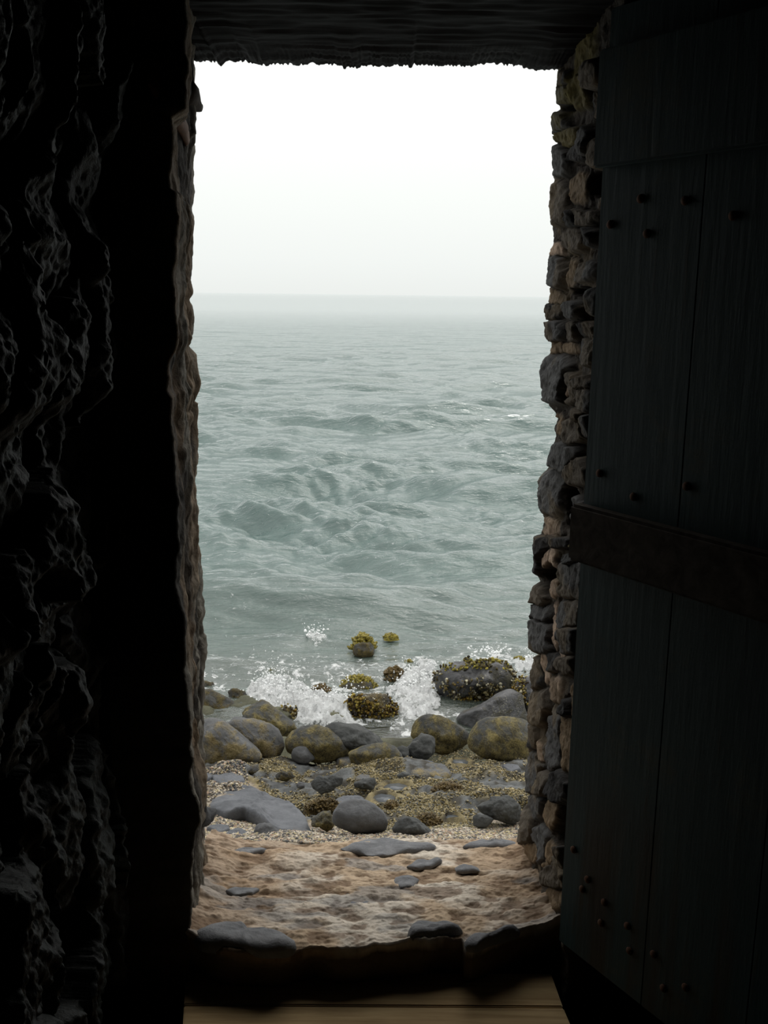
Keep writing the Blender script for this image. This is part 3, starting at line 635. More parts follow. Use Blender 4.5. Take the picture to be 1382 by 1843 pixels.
# gentle warp so that crests are short and irregular
Pw = np.stack([X*.22, Y*.3, 0*X], -1)
Xw = X+1.1*fbm(Pw, 2, 5); Yw = Y+.7*fbm(Pw, 2, 9)
for k in range(110):
    lam = .26*(18**r.uniform()) ; lam = float(lam)
    th = r.normal()*.5*(1.1 if lam < 1.0 else .65)+.12
    amp = .0080*lam**.88*(1 if lam < 3.5 else (3.5/lam)**1.2)
    kx, ky = math.sin(th)*2*math.pi/lam, math.cos(th)*2*math.pi/lam
    ph = r.uniform(0, 6.28)
    att = sstep(3., 7., lam/np.maximum(dy, .3*dxg))
    s = np.sin(kx*Xw+ky*Yw+ph)
    Z += amp*att*(s+.28*np.cos(2*(kx*Xw+ky*Yw+ph)))
patchy = .85+.5*fbm(np.stack([X*.3, Y*.3, 0*X+3], -1), 3, 77)
Z *= np.clip(patchy, .35, 1.6)*(1-.45*sstep(20, 70, Y))*(.35+.65*sstep(6.5, 10.5, Y))
# two low breaking ridges near the shore
for (yc, xc, wx, hh, sk) in ((9.6, .1, 2.6, .055, .05), (12.2, -.5, 2.4, .05, -.05), (8.5, -.8, .8, .07, .1), (14.2, .9, 1.3, .07, .02), (10.8, 1.2, 1.0, .06, .05), (13.4, -1.9, .8, .07, .08), (11.2, .3, .9, .05, -.04), (16.6, 1.6, 1.0, .06, 0), (18.0, -2.6, 1.2, .08, .05)):
    yy = Y-yc-sk*(X-xc)*3-.35*fbm(np.stack([X*.8, Y*.4, 0*X], -1), 2, int(yc*10))
    Z += hh*np.exp(-np.clip((X-xc)/wx, -5, 5)**2)*np.where(yy < 0, np.exp(-(yy/.28)**2), np.exp(-(yy/.8)**2))
Pz = np.stack([X, Y, np.full_like(X, SEA)], -1)
pxx, pyy = project(Pz)
# surf
foam = np.zeros_like(X)
def foamreg(poly, soft, val=1.):
    global foam
    pa = np.array(poly)
    n = 6*np.stack([fbm(np.stack([X*5, Y*3, 0*X], -1), 3, 91), fbm(np.stack([X*5, Y*3, 0*X+9], -1), 3, 92)], 0)
    qx, qy = pxx+n[0], pyy+n[1]
    s = np.zeros_like(X); K = 0
    for a in range(0, 360, 45):
        for q in (0, .5, 1.):
            s += inpoly(qx+q*soft*math.cos(math.radians(a)), qy+q*soft*.6*math.sin(math.radians(a)), poly); K += 1
    foam = np.maximum(foam, .86*val*s/K)
near = ys < 14
full = (X, Y, pxx, pyy, foam)
X, Y, pxx, pyy, foam = [a[near] for a in full]
foamreg([(438, 1262), (450, 1240), (480, 1220), (500, 1222), (530, 1228), (560, 1245), (600, 1250), (620, 1256), (635, 1270), (640, 1310), (560, 1318), (500, 1290), (460, 1270)], 8)
foamreg([(690, 1240), (720, 1222), (760, 1200), (785, 1200), (780, 1240), (790, 1275), (770, 1300), (720, 1300), (705, 1262)], 9, .95)
foamreg([(920, 1196), (945, 1180), (975, 1180), (975, 1210), (940, 1215)], 8, 1.)
foamreg([(640, 1255), (700, 1240), (720, 1260), (700, 1310), (630, 1310)], 10, .6)
foamreg([(543, 1141), (560, 1134), (590, 1138), (588, 1152), (560, 1152)], 7, .85)
foamreg([(840, 1172), (880, 1164), (920, 1175), (960, 1172), (960, 1190), (850, 1192)], 9, .62)
foamreg([(350, 1222), (370, 1215), (385, 1228), (440, 1245), (430, 1262), (350, 1245)], 8, .62)
foamreg([(690, 1300), (780, 1270), (840, 1290), (800, 1330), (700, 1335)], 10, .55)
foamreg([(500, 1195), (640, 1185), (960, 1185), (960, 1240), (640, 1250), (480, 1240)], 22, .40)
foamreg([(350, 1180), (700, 1175), (960, 1160), (960, 1230), (350, 1240)], 26, .30)
X, Y, pxx, pyy, foam0 = full; foam0[near] = foam; foam = foam0
Pn = np.stack([X*9, Y*7, 0*X], -1)
Z[near] += (sstep(.45, 1., foam[near])*(.02+.032*ridge(Pn[near]*1.6, 5, 7, .6)))
seabed = prof(Y)
depthw = np.maximum(0, SEA-seabed)
murk = 1-np.exp(-np.maximum(depthw-.03, 0)*5.5)
me = gridmesh('sea', np.stack([X, Y, Z+SEA], -1)); fattr(me, 'murk', murk); fattr(me, 'foam', foam); fattr(me, 'ripple', 1.5-1.05*sstep(25, 200, Y))
tag(link('sea', me, M['water']), 'grey-green sea with small waves reaching a hazy horizon', kind='structure')
# spray droplets
r = np.random.default_rng(9); bm = bmesh.new()
def spray(px, py, sx_, sy_, n, hh):
    for _ in range(n):
        a, b = r.normal()*sx_, r.normal()*sy_; p = at_z(px+a, py+b, SEA)
        z = abs(r.normal())*hh; s = r.uniform(.002, .008)*(1.6 if z < hh*.5 else 1)
        bmesh.ops.create_icosphere(bm, subdivisions=1, radius=s, matrix=Matrix.Translation((p[0], p[1], p[2]+z+.02)))
spray(490, 1240, 18, 6, 240, .10); spray(540, 1262, 32, 8, 300, .06); spray(620, 1262, 14, 6, 120, .07)
spray(750, 1225, 22, 12, 200, .05); spray(567, 1144, 12, 3, 60, .05); spray(875, 1178, 22, 4, 90, .05); spray(950, 1195, 10, 6, 60, .06)
me = bpy.data.meshes.new('sea_spray'); bm.to_mesh(me); bm.free()
tag(link('sea_spray', me, M['foam']), 'white droplets of spray thrown up where the surf breaks on the rocks', 'foam', kind='stuff')

# ================================================================== THE DOORWAY
YI, YO = 1.93, 2.5
# ---- right jamb
SIL_R = [(60, 1000), (120, 999), (150, 1001), (185, 998), (205, 996), (240, 993), (262, 995), (290, 996), (330, 992), (345, 990), (380, 989), (420, 990), (440, 988), (480, 984), (500, 985), (530, 986), (545, 982), (560, 984), (590, 981), (605, 981), (618, 988), (632, 988), (640, 981), (672, 976), (700, 977), (728, 979), (738, 990), (743, 1008), (752, 1000), (770, 991), (785, 993), (798, 986), (825, 984), (838, 980), (850, 972), (866, 966), (900, 967), (920, 970), (935, 972), (955, 966), (985, 963), (1010, 960), (1035, 962), (1045, 966), (1052, 962), (1100, 959), (1125, 957), (1150, 958), (1165, 963), (1176, 971), (1184, 962), (1200, 955), (1235, 955), (1260, 950), (1300, 949), (1340, 950), (1370, 944), (1400, 941), (1425, 944), (1440, 946), (1460, 937), (1500, 937), (1530, 942), (1545, 952), (1562, 978), (1600, 984), (1660, 1000), (1720, 1010), (1843, 1020)]
def c4(L): return [(930+a/3.686, 100+b/3.686, w/3.686, h/3.686, k) for a, b, w, h, k in L]
def c5(L): return [(930+a/3.544, 580+b/3.544, w/3.544, h/3.544, k) for a, b, w, h, k in L]
def c6(L): return [(920+a/2.88, 1080+b/2.88, w/2.88, h/2.88, k) for a, b, w, h, k in L]
CK = {'g': (.12, .12, .12), 'b': (.14, .118, .092), 'd': (.045, .044, .044), 'o': (.26, .19, .12), 'p': (.48, .36, .27), 'y': (.14, .115, .045), 'k': (.02, .02, .02)}
SEEDS = c4([(300, 150, 60, 60, 'd'), (310, 255, 48, 70, 'g'), (320, 345, 55, 30, 'k'), (290, 450, 75, 100, 'g'), (420, 250, 60, 130, 'y'), (340, 530, 75, 75, 'y'), (290, 710, 65, 105, 'g'), (400, 640, 60, 60, 'd'),
  (450, 580, 40, 110, 'g'), (515, 650, 40, 110, 'b'), (290, 980, 75, 150, 'b'), (400, 880, 40, 120, 'o'), (490, 850, 60, 90, 'k'), (450, 1070, 80, 60, 'b'), (380, 1090, 40, 60, 'd'), (260, 1290, 60, 45, 'p'), (370, 1230, 80, 90, 'b'), (490, 1200, 50, 80, 'd'), (260, 1440, 62, 110, 'g'),
  (350, 1440, 26, 100, 'o'), (440, 1440, 58, 75, 'g'), (400, 1560, 70, 30, 'k'), (240, 1610, 55, 60, 'o'), (240, 1690, 55, 70, 'd'), (380, 1690, 58, 75, 'g'), (465, 1690, 26, 80, 'k'), (520, 1640, 25, 100, 'g'), (500, 120, 50, 100, 'b'), (520, 330, 30, 110, 'd')]) + \
 c5([(235, 60, 60, 80, 'g'), (345, 60, 50, 75, 'b'), (440, 40, 55, 60, 'd'), (240, 150, 45, 48, 'o'), (330, 165, 55, 45, 'o'), (445, 180, 50, 110, 'g'), (250, 360, 90, 170, 'g'), (340, 420, 45, 110, 'b'), (325, 430, 26, 70, 'p'), (420, 390, 55, 50, 'd'), (430, 500, 50, 90, 'g'),
  (400, 600, 40, 60, 'd'), (460, 680, 40, 90, 'g'), (255, 660, 45, 70, 'o'), (270, 690, 34, 40, 'k'), (370, 700, 75, 100, 'b'), (300, 860, 105, 105, 'g'), (400, 960, 60, 90, 'b'), (200, 1080, 80, 160, 'g'), (310, 1120, 50, 110, 'k'), (390, 1230, 65, 130, 'g'), (300, 1240, 26, 80, 'k'),
  (205, 1310, 50, 70, 'p'), (270, 1400, 80, 35, 'd'), (380, 1410, 50, 40, 'y'), (150, 1480, 45, 140, 'd'), (205, 1600, 34, 150, 'k'), (190, 1520, 28, 70, 'p'), (235, 1480, 18, 90, 'p'), (345, 1500, 50, 40, 'd'), (310, 1640, 60, 140, 'g'), (390, 1640, 50, 160, 'g'), (240, 1700, 30, 60, 'p'), (150, 1760, 45, 100, 'b')]) + \
 c6([(150, 60, 50, 60, 'g'), (160, 190, 55, 100, 'g'), (205, 320, 30, 60, 'd'), (220, 130, 14, 130, 'p'), (290, 90, 75, 90, 'g'), (300, 190, 70, 90, 'g'), (265, 240, 26, 70, 'p'), (290, 330, 60, 60, 'b'), (180, 350, 26, 85, 'p'), (225, 470, 30, 70, 'p'), (120, 370, 38, 90, 'd'),
  (130, 560, 50, 110, 'b'), (170, 640, 20, 90, 'k'), (210, 730, 50, 170, 'g'), (285, 760, 40, 200, 'o'), (330, 520, 30, 110, 'o'), (290, 560, 30, 50, 'd'), (100, 700, 45, 90, 'd'), (110, 900, 50, 110, 'g'), (145, 800, 18, 60, 'p'), (250, 960, 60, 90, 'd'), (170, 960, 35, 80, 'b'),
  (80, 1180, 45, 110, 'b'), (140, 1060, 45, 80, 'g'), (210, 1100, 40, 90, 'o'), (260, 1180, 50, 130, 'k'), (150, 1270, 45, 110, 'g'), (230, 1420, 70, 110, 'b'), (190, 1330, 40, 90, 'o'), (110, 1310, 40, 60, 'o'), (270, 1350, 30, 100, 'd'), (220, 1540, 60, 60, 'o'), (300, 1600, 50, 100, 'd')])
def jamb(side):
    ny_, nz_ = (170, 900) if side > 0 else (140, 900)
    yy = np.linspace(YI, YO, ny_); zz = np.linspace(-.35, 2.22, nz_)
    Yg, Zg = np.meshgrid(yy, zz)
    # pixel row at which each height meets the outer edge
    sil = np.array(SIL_R if side > 0 else SIL_L, float)
    pts = at_y(sil[:, 1], sil[:, 0], YO); o_ = np.argsort(pts[:, 2]); xo = np.interp(zz, pts[o_, 2], pts[o_, 0])
    if side > 0: xi = np.full(nz_, .405)
    else:
        inn = np.array(SIN_L, float); pts = at_y(inn[:, 1], inn[:, 0], YI+.02); o_ = np.argsort(pts[:, 2]); xi = np.interp(zz, pts[o_, 2], pts[o_, 0])
    t = (Yg-YI)/(YO-YI)
    we = sstep(.45, 1., t) if side > 0 else t
    Xg = xi[:, None]*(1-we)+xo[:, None]*we
    Pn = np.stack([Xg*0, Yg, Zg], -1)
    fine = fbm(Pn*[1, 30, 30], 4, 3+side); med = fbm(Pn*[1, 9, 12], 3, 13+side)
    if side > 0:
        px, py = project(np.stack([np.full_like(Yg, .40), Yg, Zg], -1))
        px = px+2.0*vnoise(Pn*[1, 14, 24], 5)+1.2*vnoise(Pn*[1, 40, 60], 6); py = py+5*vnoise(Pn*[1, 10, 18], 7)+2*vnoise(Pn*[1, 40, 60], 8)
        best = np.full(px.shape, 9.); sec = np.full(px.shape, 9.); idx = np.zeros(px.shape, int)
        for i, (a, b, w, h, k) in enumerate(SEEDS):
            d = (np.abs((px-a)/w)**2.6+np.abs((py-b)/h)**2.6)**(1/2.6)
            if k in 'k': d = d*1.05
            nb_ = d < best; sec = np.where(nb_, best, np.minimum(sec, d)); idx = np.where(nb_, i, idx); best = np.where(nb_, d, best)
        rr = np.random.default_rng(3); hs = rr.uniform(.6, 1.2, len(SEEDS)); tiltx = rr.normal(size=len(SEEDS))*.5; tilty = rr.normal(size=len(SEEDS))*.5
        kk = np.array([s[4] for s in SEEDS]); ctr = np.array([(s[0], s[1], s[2], s[3]) for s in SEEDS])
        stone = (1-sstep(.80, 1.1, best))*sstep(0.0, .16, sec-best)
        hole = (kk[idx] == 'k')
        flat = np.isin(kk[idx], ['p', 'o'])
        ux = (px-ctr[idx, 0])/ctr[idx, 2]; uy = (py-ctr[idx, 1])/ctr[idx, 3]
        rel = stone*hs[idx]*.026*(1+.35*tiltx[idx]*np.clip(ux, -1, 1)+.35*tilty[idx]*np.clip(uy, -1, 1))
        rel = np.where(flat, stone*.007+.006, rel)
        rel = np.where(hole, -.05*stone, rel)
        wt = 1-.75*sstep(.86, 1., t)
        Xg = Xg+.012-rel*wt-.0045*fine*1.-.006*med*wt-.003*np.abs(fbm(Pn*[1, 75, 60], 3, 19))
        cc = np.array([CK[k] for k in kk])[idx]
        mort = np.array([.055, .045, .035])
        cc = cc*stone[..., None]+mort*(1-stone[..., None])
        lich = sstep(.15, .5, fbm(Pn*[1, 7, 7], 4, 88))[..., None]*.55
        cc = cc*(1-lich)+lich*np.array([.19, .145, .09])
        moss = (sstep(1.55, 1.75, Zg)*sstep(-.1, .3, fbm(Pn*[1, 8, 5], 4, 98))*sstep(2.2, 2.3, Yg+.35*vnoise(Pn*4, 3))*.8)[..., None]
        cc = cc*(1-moss)+moss*np.array([.15, .125, .04])
    else:
        v = fbm(Pn*[1, 14, 3.2], 4, 44); v2 = ridge(Pn*[1, 11, 4], 3, 54)
        wt = (1-.6*sstep(.85, 1., t))*(.25+.75*sstep(0, .3, t))
        Xg = Xg+.012*(1-t)+wt*(.016*v+.008*v2)+.004*fine
        f = sstep(-.2, .35, v)[..., None]; g = sstep(0, .5, fbm(Pn*[1, 9, 2], 3, 64))[..., None]
        cc = np.array([.04, .035, .03])*(1-f)+f*np.array([.15, .138, .115]); cc = cc*(1-g*.7)+g*.7*np.array([.17, .12, .075])
        cc = cc*np.where(Zg < 1.3, 1, 1)[..., None]
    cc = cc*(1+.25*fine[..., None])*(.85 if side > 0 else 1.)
    # wrap around both corners into the wall
    G = np.stack([Xg, Yg, Zg], -1); s = side
    outc = []; 
    for k, (dx, dyy) in enumerate(((.004, .012), (.02, .02), (.05, .024), (.2, .025))):
        c_ = G[:, -1].copy(); c_[:, 0] += s*dx; c_[:, 1] += dyy; outc.append(c_)
    innc = []
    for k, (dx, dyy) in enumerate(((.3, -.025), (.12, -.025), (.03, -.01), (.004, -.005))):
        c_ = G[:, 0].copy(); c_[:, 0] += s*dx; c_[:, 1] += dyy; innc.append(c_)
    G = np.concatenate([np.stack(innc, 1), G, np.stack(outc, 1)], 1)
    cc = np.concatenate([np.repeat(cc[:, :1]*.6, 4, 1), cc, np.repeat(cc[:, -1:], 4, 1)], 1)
    return G, np.clip(cc, .01, 1)
SIL_L = [(60, 344), (110, 344), (170, 344), (200, 342), (235, 341), (262, 344), (330, 344), (345, 347), (370, 344), (430, 346), (480, 347), (505, 345), (530, 341), (538, 337), (550, 344), (570, 347), (598, 346), (607, 342), (613, 335), (622, 338), (635, 346), (680, 346), (710, 341), (716, 338), (720, 346), (770, 344), (820, 346), (850, 344), (870, 347), (910, 350), (960, 350), (1000, 352), (1050, 354), (1080, 353), (1100, 350), (1120, 349), (1127, 357), (1140, 358), (1200, 357), (1300, 359), (1380, 361), (1440, 362), (1500, 364), (1560, 360), (1590, 352), (1630, 342), (1700, 340), (1843, 338)]
SIN_L = [(30, 326), (130, 328), (200, 327), (215, 300), (340, 301), (347, 312), (425, 312), (440, 308), (520, 306), (600, 310), (640, 305), (670, 296), (700, 297), (715, 306), (760, 302), (850, 310), (900, 317), (1020, 318), (1050, 314), (1100, 324), (1200, 326), (1240, 332), (1300, 333), (1400, 334), (1440, 345), (1470, 350), (1520, 340), (1600, 336), (1660, 338), (1843, 338)]
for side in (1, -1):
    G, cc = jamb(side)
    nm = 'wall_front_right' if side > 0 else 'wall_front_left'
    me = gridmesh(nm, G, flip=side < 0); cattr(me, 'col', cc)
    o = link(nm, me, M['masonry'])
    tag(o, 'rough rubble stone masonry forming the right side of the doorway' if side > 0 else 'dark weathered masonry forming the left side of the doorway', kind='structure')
    # solid body of the wall behind the worn face
    a, b = (.50, 3.2) if side > 0 else (-3.2, -.56)
    body = box('wall_body', (a, YI-.03, -.9), (b, YO+.02, 4.), M['plaster'], parent=o)
# ---- wall above and timber lintel
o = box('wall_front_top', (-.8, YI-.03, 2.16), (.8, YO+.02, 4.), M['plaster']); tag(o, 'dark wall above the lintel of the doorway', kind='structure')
SIL_T = [(300, 110), (345, 110), (370, 111), (392, 111), (398, 117), (404, 111), (415, 109), (442, 108), (450, 113), (475, 117), (480, 120), (488, 117), (540, 118), (560, 115), (605, 116), (618, 121), (640, 122), (655, 117), (690, 119), (720, 118), (740, 119), (745, 114), (800, 117), (850, 118), (870, 115), (900, 116), (935, 119), (955, 123), (968, 127), (1000, 126), (1060, 127)]
sil = np.array(SIL_T, float); pt = at_y(sil[:, 0], sil[:, 1], YO)
nxl, nyl = 500, 60
xx = np.linspace(-.62, .62, nxl); yy = np.linspace(YI-.01, YO, nyl); Xl, Yl = np.meshgrid(xx, yy)
zo = np.interp(xx, pt[:, 0], pt[:, 2])
Pn = np.stack([Xl, Yl, 0*Xl], -1)
zin = 2.045
t = sstep(.2, 1, (Yl-YI)/(YO-YI))
Zl = zin*(1-t)+zo[None]*t+.004*fbm(Pn*[8, 60, 1], 3, 4)*(1-t*.4)+.0035*vnoise(Pn*[260, 12, 1], 6)*sstep(.6, 1, t)
G = np.stack([Xl, Yl, Zl], -1)
f0 = [G[0].copy() for _ in range(3)]; f0[0][:, 2] = 2.3; f0[1][:, 2] = 2.16; f0[2][:, 2] += .01
f0[2][:, 1] -= .004; f0[0][:, 1] -= .05; f0[1][:, 1] -= .05
f1 = [G[-1].copy() for _ in range(2)]; f1[0][:, 2] += .012; f1[0][:, 1] += .006; f1[1][:, 2] = 2.3; f1[1][:, 1] += .01
G = np.concatenate([np.stack(f0), G, np.stack(f1)], 0)
me = gridmesh('timber_lintel', G, flip=True)
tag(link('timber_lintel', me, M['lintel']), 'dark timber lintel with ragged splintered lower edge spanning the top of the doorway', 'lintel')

# ---- threshold
FR = np.array([(300, 1690), (355, 1700), (400, 1716), (430, 1719), (500, 1721), (535, 1711), (560, 1708), (600, 1712), (650, 1709), (700, 1702), (735, 1697), (760, 1698), (800, 1690), (832, 1690), (838, 1710), (850, 1714), (880, 1700), (910, 1686), (940, 1675), (955, 1672), (1000, 1668), (1060, 1668)], float)
pf = at_z(FR[:, 0], FR[:, 1], .10)
nxl, nyl = 460, 300
xx = np.linspace(-.49, .46, nxl); yf = np.interp(xx, pf[:, 0], pf[:, 1])
tt = np.linspace(0, 1, nyl); Yl = yf[None]*(1-tt[:, None])+(YO+.10+.02*np.sin(xx*7))[None]*tt[:, None]; Xl = np.repeat(xx[None], nyl, 0)
Pn = np.stack([Xl, Yl, 0*Xl], -1)
base = np.interp(Yl, [1.85, 1.95, 2.2, 2.65], [.102, .10, .045, -.055])
n1 = fbm(Pn*[5, 9, 1], 4, 71); n2 = fbm(Pn*[22, 40, 1], 4, 72)
ter = np.round((n1+.25*n2)*2.5)/2.5
Zl = base+.010*n1+.0045*n2+.0035*ter+.0015*fbm(Pn*[90, 130, 1], 3, 73)
edge = sstep(.32, .46, np.abs(Xl))
Zl += edge*.03*(np.abs(Xl)-.3)/.2+edge*.015*n1
Zl[0] -= .01; 
px, py = project(np.stack([Xl, Yl, base], -1))
san = np.array([.42, .32, .22]); pal_ = np.array([.56, .50, .42]); brn = np.array([.20, .115, .06]); gr = np.array([.24, .24, .235])
a1 = sstep(-.25, .3, fbm(Pn*[6, 9, 1], 5, 75))[..., None]; c = san*(1-a1)+pal_*a1
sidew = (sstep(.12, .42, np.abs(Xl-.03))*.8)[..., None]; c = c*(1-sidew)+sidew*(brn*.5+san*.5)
pit = (sstep(.15, .5, -n2)*.65)[..., None]; c = c*(1-pit)+pit*brn*.8
gp = sstep(.35, .6, fbm(Pn*[5, 10, 1], 4, 79))[..., None]*.6; c = c*(1-gp)+gp*gr
c = c*(1+.18*n2[..., None])
G = np.stack([Xl, Yl, Zl], -1)
fr = []
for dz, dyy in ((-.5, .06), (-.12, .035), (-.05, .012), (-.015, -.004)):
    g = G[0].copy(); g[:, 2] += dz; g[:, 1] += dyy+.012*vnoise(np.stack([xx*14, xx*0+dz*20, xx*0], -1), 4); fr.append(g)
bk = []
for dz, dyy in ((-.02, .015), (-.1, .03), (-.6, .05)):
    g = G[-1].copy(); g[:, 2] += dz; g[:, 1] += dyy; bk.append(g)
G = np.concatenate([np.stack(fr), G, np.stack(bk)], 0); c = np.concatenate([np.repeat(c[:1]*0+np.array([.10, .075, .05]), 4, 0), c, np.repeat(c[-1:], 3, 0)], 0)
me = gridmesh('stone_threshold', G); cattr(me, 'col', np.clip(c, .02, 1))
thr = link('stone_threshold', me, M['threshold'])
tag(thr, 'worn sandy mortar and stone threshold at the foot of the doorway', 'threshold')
def embed(poly, mat, thick=.02, seed=0, lift=.0):
    pa = np.array(poly, float); cx, cy = pa.mean(0)
    zc = .05
    for _ in range(8):
        p = at_z(cx, cy, zc); zc = float(np.interp(p[1], [1.85, 1.95, 2.2, 2.65], [.102, .10, .045, -.055]))
    P = at_z(pa[:, 0], pa[:, 1], zc)
    sl = -.2
    n = 64; TH = np.linspace(0, 2*math.pi, n, endpoint=False); pc = P[:, :2]-p[:2]
    RR = []
    for th in TH:
        dx, dy_ = math.cos(th), math.sin(th); best = 0
        for i in range(len(pc)):
            ax, ay = pc[i]; bx, by = pc[(i+1) % len(pc)]; den = dx*(by-ay)-dy_*(bx-ax)
            if abs(den) < 1e-12: continue
            t = (ax*(by-ay)-ay*(bx-ax))/den; u_ = (ax*dy_-ay*dx)/den
            if t > 0 and 0 <= u_ <= 1: best = max(best, t)
        RR.append(best)
    RR = np.array(RR); V = [np.array([0, 0, thick])]; Fc = []
    prof_ = [(.3, 1.), (.55, .95), (.75, .84), (.88, .62), (.97, .25), (1.0, -.15), (.95, -.8)]
    for q, hz in prof_:
        for i, th in enumerate(TH):
            r_ = RR[i]*q; x, y = r_*math.cos(th), r_*math.sin(th)
            nn = float(fbm(np.array([[x*25+seed, y*25, 0.]]), 3, seed)[0])
            V.append(np.array([x, y, thick*hz+.006*nn*(hz > 0)+sl*y]))
    for i in range(n): Fc.append([0, 1+i, 1+(i+1) % n])
    for j in range(len(prof_)-1):
        for i in range(n):
            A, B_, C_, D_ = 1+j*n+i, 1+j*n+(i+1) % n, 1+(j+1)*n+(i+1) % n, 1+(j+1)*n+i
            Fc += [[A, D_, C_], [A, C_, B_]]
    o = link('embedded_stone', pymesh('embedded_stone', V, Fc), mat, thr); o.location = (p[0], p[1], zc+lift)
    o['label'] = 'smooth blue-grey stone set in the sandy threshold'
for k, (pl, th, lf) in enumerate([
  (c3([(545, 95), (600, 62), (640, 48), (720, 52), (800, 62), (870, 75), (865, 92), (760, 115), (680, 133), (620, 125), (575, 110)]), .02, .004),
  (c3([(955, 92), (985, 68), (1050, 58), (1110, 66), (1155, 85), (1150, 95), (1060, 98)]), .02, .004),
  (c3([(170, 100), (210, 82), (300, 82), (290, 100), (215, 125)]), .012, .0),
  (c3([(768, 155), (800, 125), (880, 115), (890, 130), (850, 155), (800, 166)]), .014, .0),
  (c3([(930, 150), (960, 138), (1010, 150), (1015, 163), (960, 173), (935, 168)]), .016, .0),
  (c3([(718, 215), (730, 180), (790, 175), (812, 190), (790, 225), (750, 236)]), .012, .0),
  (c3([(560, 290), (580, 265), (640, 265), (652, 285), (640, 308), (590, 310)]), .016, .0),
  (c3([(160, 235), (190, 212), (260, 212), (275, 230), (250, 250), (190, 255)]), .008, .0),
  (c3([(370, 295), (400, 270), (450, 275), (460, 295), (420, 318), (380, 315)]), .008, .0),
  (c3([(535, 255), (600, 235), (650, 232), (610, 250), (545, 262)]), .008, .0),
  (c3([(985, 240), (1000, 225), (1040, 225), (1045, 240), (1010, 250)]), .010, .0),
  (c3([(45, 400), (80, 350), (150, 335), (210, 342), (235, 375), (300, 375), (370, 395), (405, 430), (380, 452), (310, 458), (200, 440), (80, 430)]), .022, -.002),
  (c3([(770, 390), (785, 355), (830, 338), (900, 345), (955, 370), (960, 382), (880, 392), (830, 405), (780, 412)]), .020, .0),
  (c3([(960, 420), (985, 402), (1050, 390), (1100, 370), (1150, 355), (1160, 368), (1100, 392), (1040, 415), (1000, 445), (968, 440)]), .016, .0),
 ]):
    embed(pl, M['tstone'], th*(1.05 if k > 10 else .5), 3+k*7, lf+(.006 if k > 10 else 0))

# ---- protruding stub and stone on the left jamb
def spike(name, pts, radii, mat, label, cat, sq=(1, 1)):
    V = []; Fc = []; n = 14
    for j, (p, rd) in enumerate(zip(pts, radii)):
        p = np.array(p); a = np.array(pts[min(j+1, len(pts)-1)])-np.array(pts[max(j-1, 0)]); a = a/np.linalg.norm(a)
        s = np.cross(a, [0, 0, 1.]) if abs(a[2]) < .9 else np.cross(a, [0, 1., 0]); s /= np.linalg.norm(s); u_ = np.cross(s, a)
        for i in range(n):
            t = 2*math.pi*i/n; nn = 1+.1*math.sin(3*t+j)+.08*rng.normal()
            V.append(p+(s*math.cos(t)*sq[0]+u_*math.sin(t)*sq[1])*rd*nn)
    for j in range(len(pts)-1):
        for i in range(n): Fc.append([j*n+i, j*n+(i+1) % n, (j+1)*n+(i+1) % n, (j+1)*n+i])
    me = bpy.data.meshes.new(name); me.from_pydata([tuple(v) for v in V], [], Fc+[list(range(n))[::-1], [len(V)-n+i for i in range(n)]]); me.update()
    return tag(link(name, me, mat), label, cat)
a = lambda px, py, Y_: at_y(px, py, Y_)
spike('wooden_peg', [a(322, 162, 2.18), a(335, 172, 2.22), a(345, 183, 2.25), a(353, 190, 2.27), a(358, 193, 2.28)], [.030, .028, .022, .014, .011], M['peg'], 'dark blunt wooden stub sticking out of the left jamb near the lintel', 'peg')
spike('iron_bracket', [a(270, 135, 1.90), a(290, 170, 1.94), a(312, 200, 2.02), a(328, 225, 2.12), a(335, 246, 2.2), a(333, 262, 2.22)], [.020, .024, .022, .020, .016, .004], M['rust'], 'dark curved iron bracket slanting below the wooden stub on the left jamb', 'bracket', (.5, 1))
spike('jutting_stone', [a(338, 1462, 2.12), a(350, 1468, 2.14), a(366, 1469, 2.16), a(378, 1465, 2.17), a(389, 1457, 2.18)], [.040, .038, .028, .017, .004], M['grey'], 'pointed grey stone jutting from the left jamb above the threshold', 'stone')

# ---- green door leaf opened inward on the right
hx, hy = .392, 1.905
dv = Vector((.542, -.840, 0)).normalized(); nv_ = Vector((-dv.y*-1, 0, 0)); nv_ = Vector((dv.y, -dv.x, 0))   # towards the passage
if nv_.x > 0: nv_ = -nv_
door = bpy.data.objects.new('door_1', None); COL.objects.link(door); door.location = (hx, hy, .13)
door.rotation_euler = (0, 0, math.atan2(dv.y, dv.x))
tag(door, 'dark teal painted plank door standing open inward on the right of the doorway', kind='structure')
# local x runs along the leaf, local -y faces the passage
Hd = 1.87
planks = [(0, .2365), (.2375, .4715), (.4725, .7015), (.7025, .93)]
bm = bmesh.new()
for (x0, x1) in planks:
    r_ = bmesh.ops.create_cube(bm, size=1)
    for v in r_['verts']: v.co = Vector((x0+(x1-x0)*(v.co.x+.5), .0+.04*(v.co.y+.5), Hd*(v.co.z+.5)))
bmesh.ops.bevel(bm, geom=bm.edges[:], offset=.0012, segments=1, affect='EDGES')
me = bpy.data.meshes.new('door_panel'); bm.to_mesh(me); bm.free()
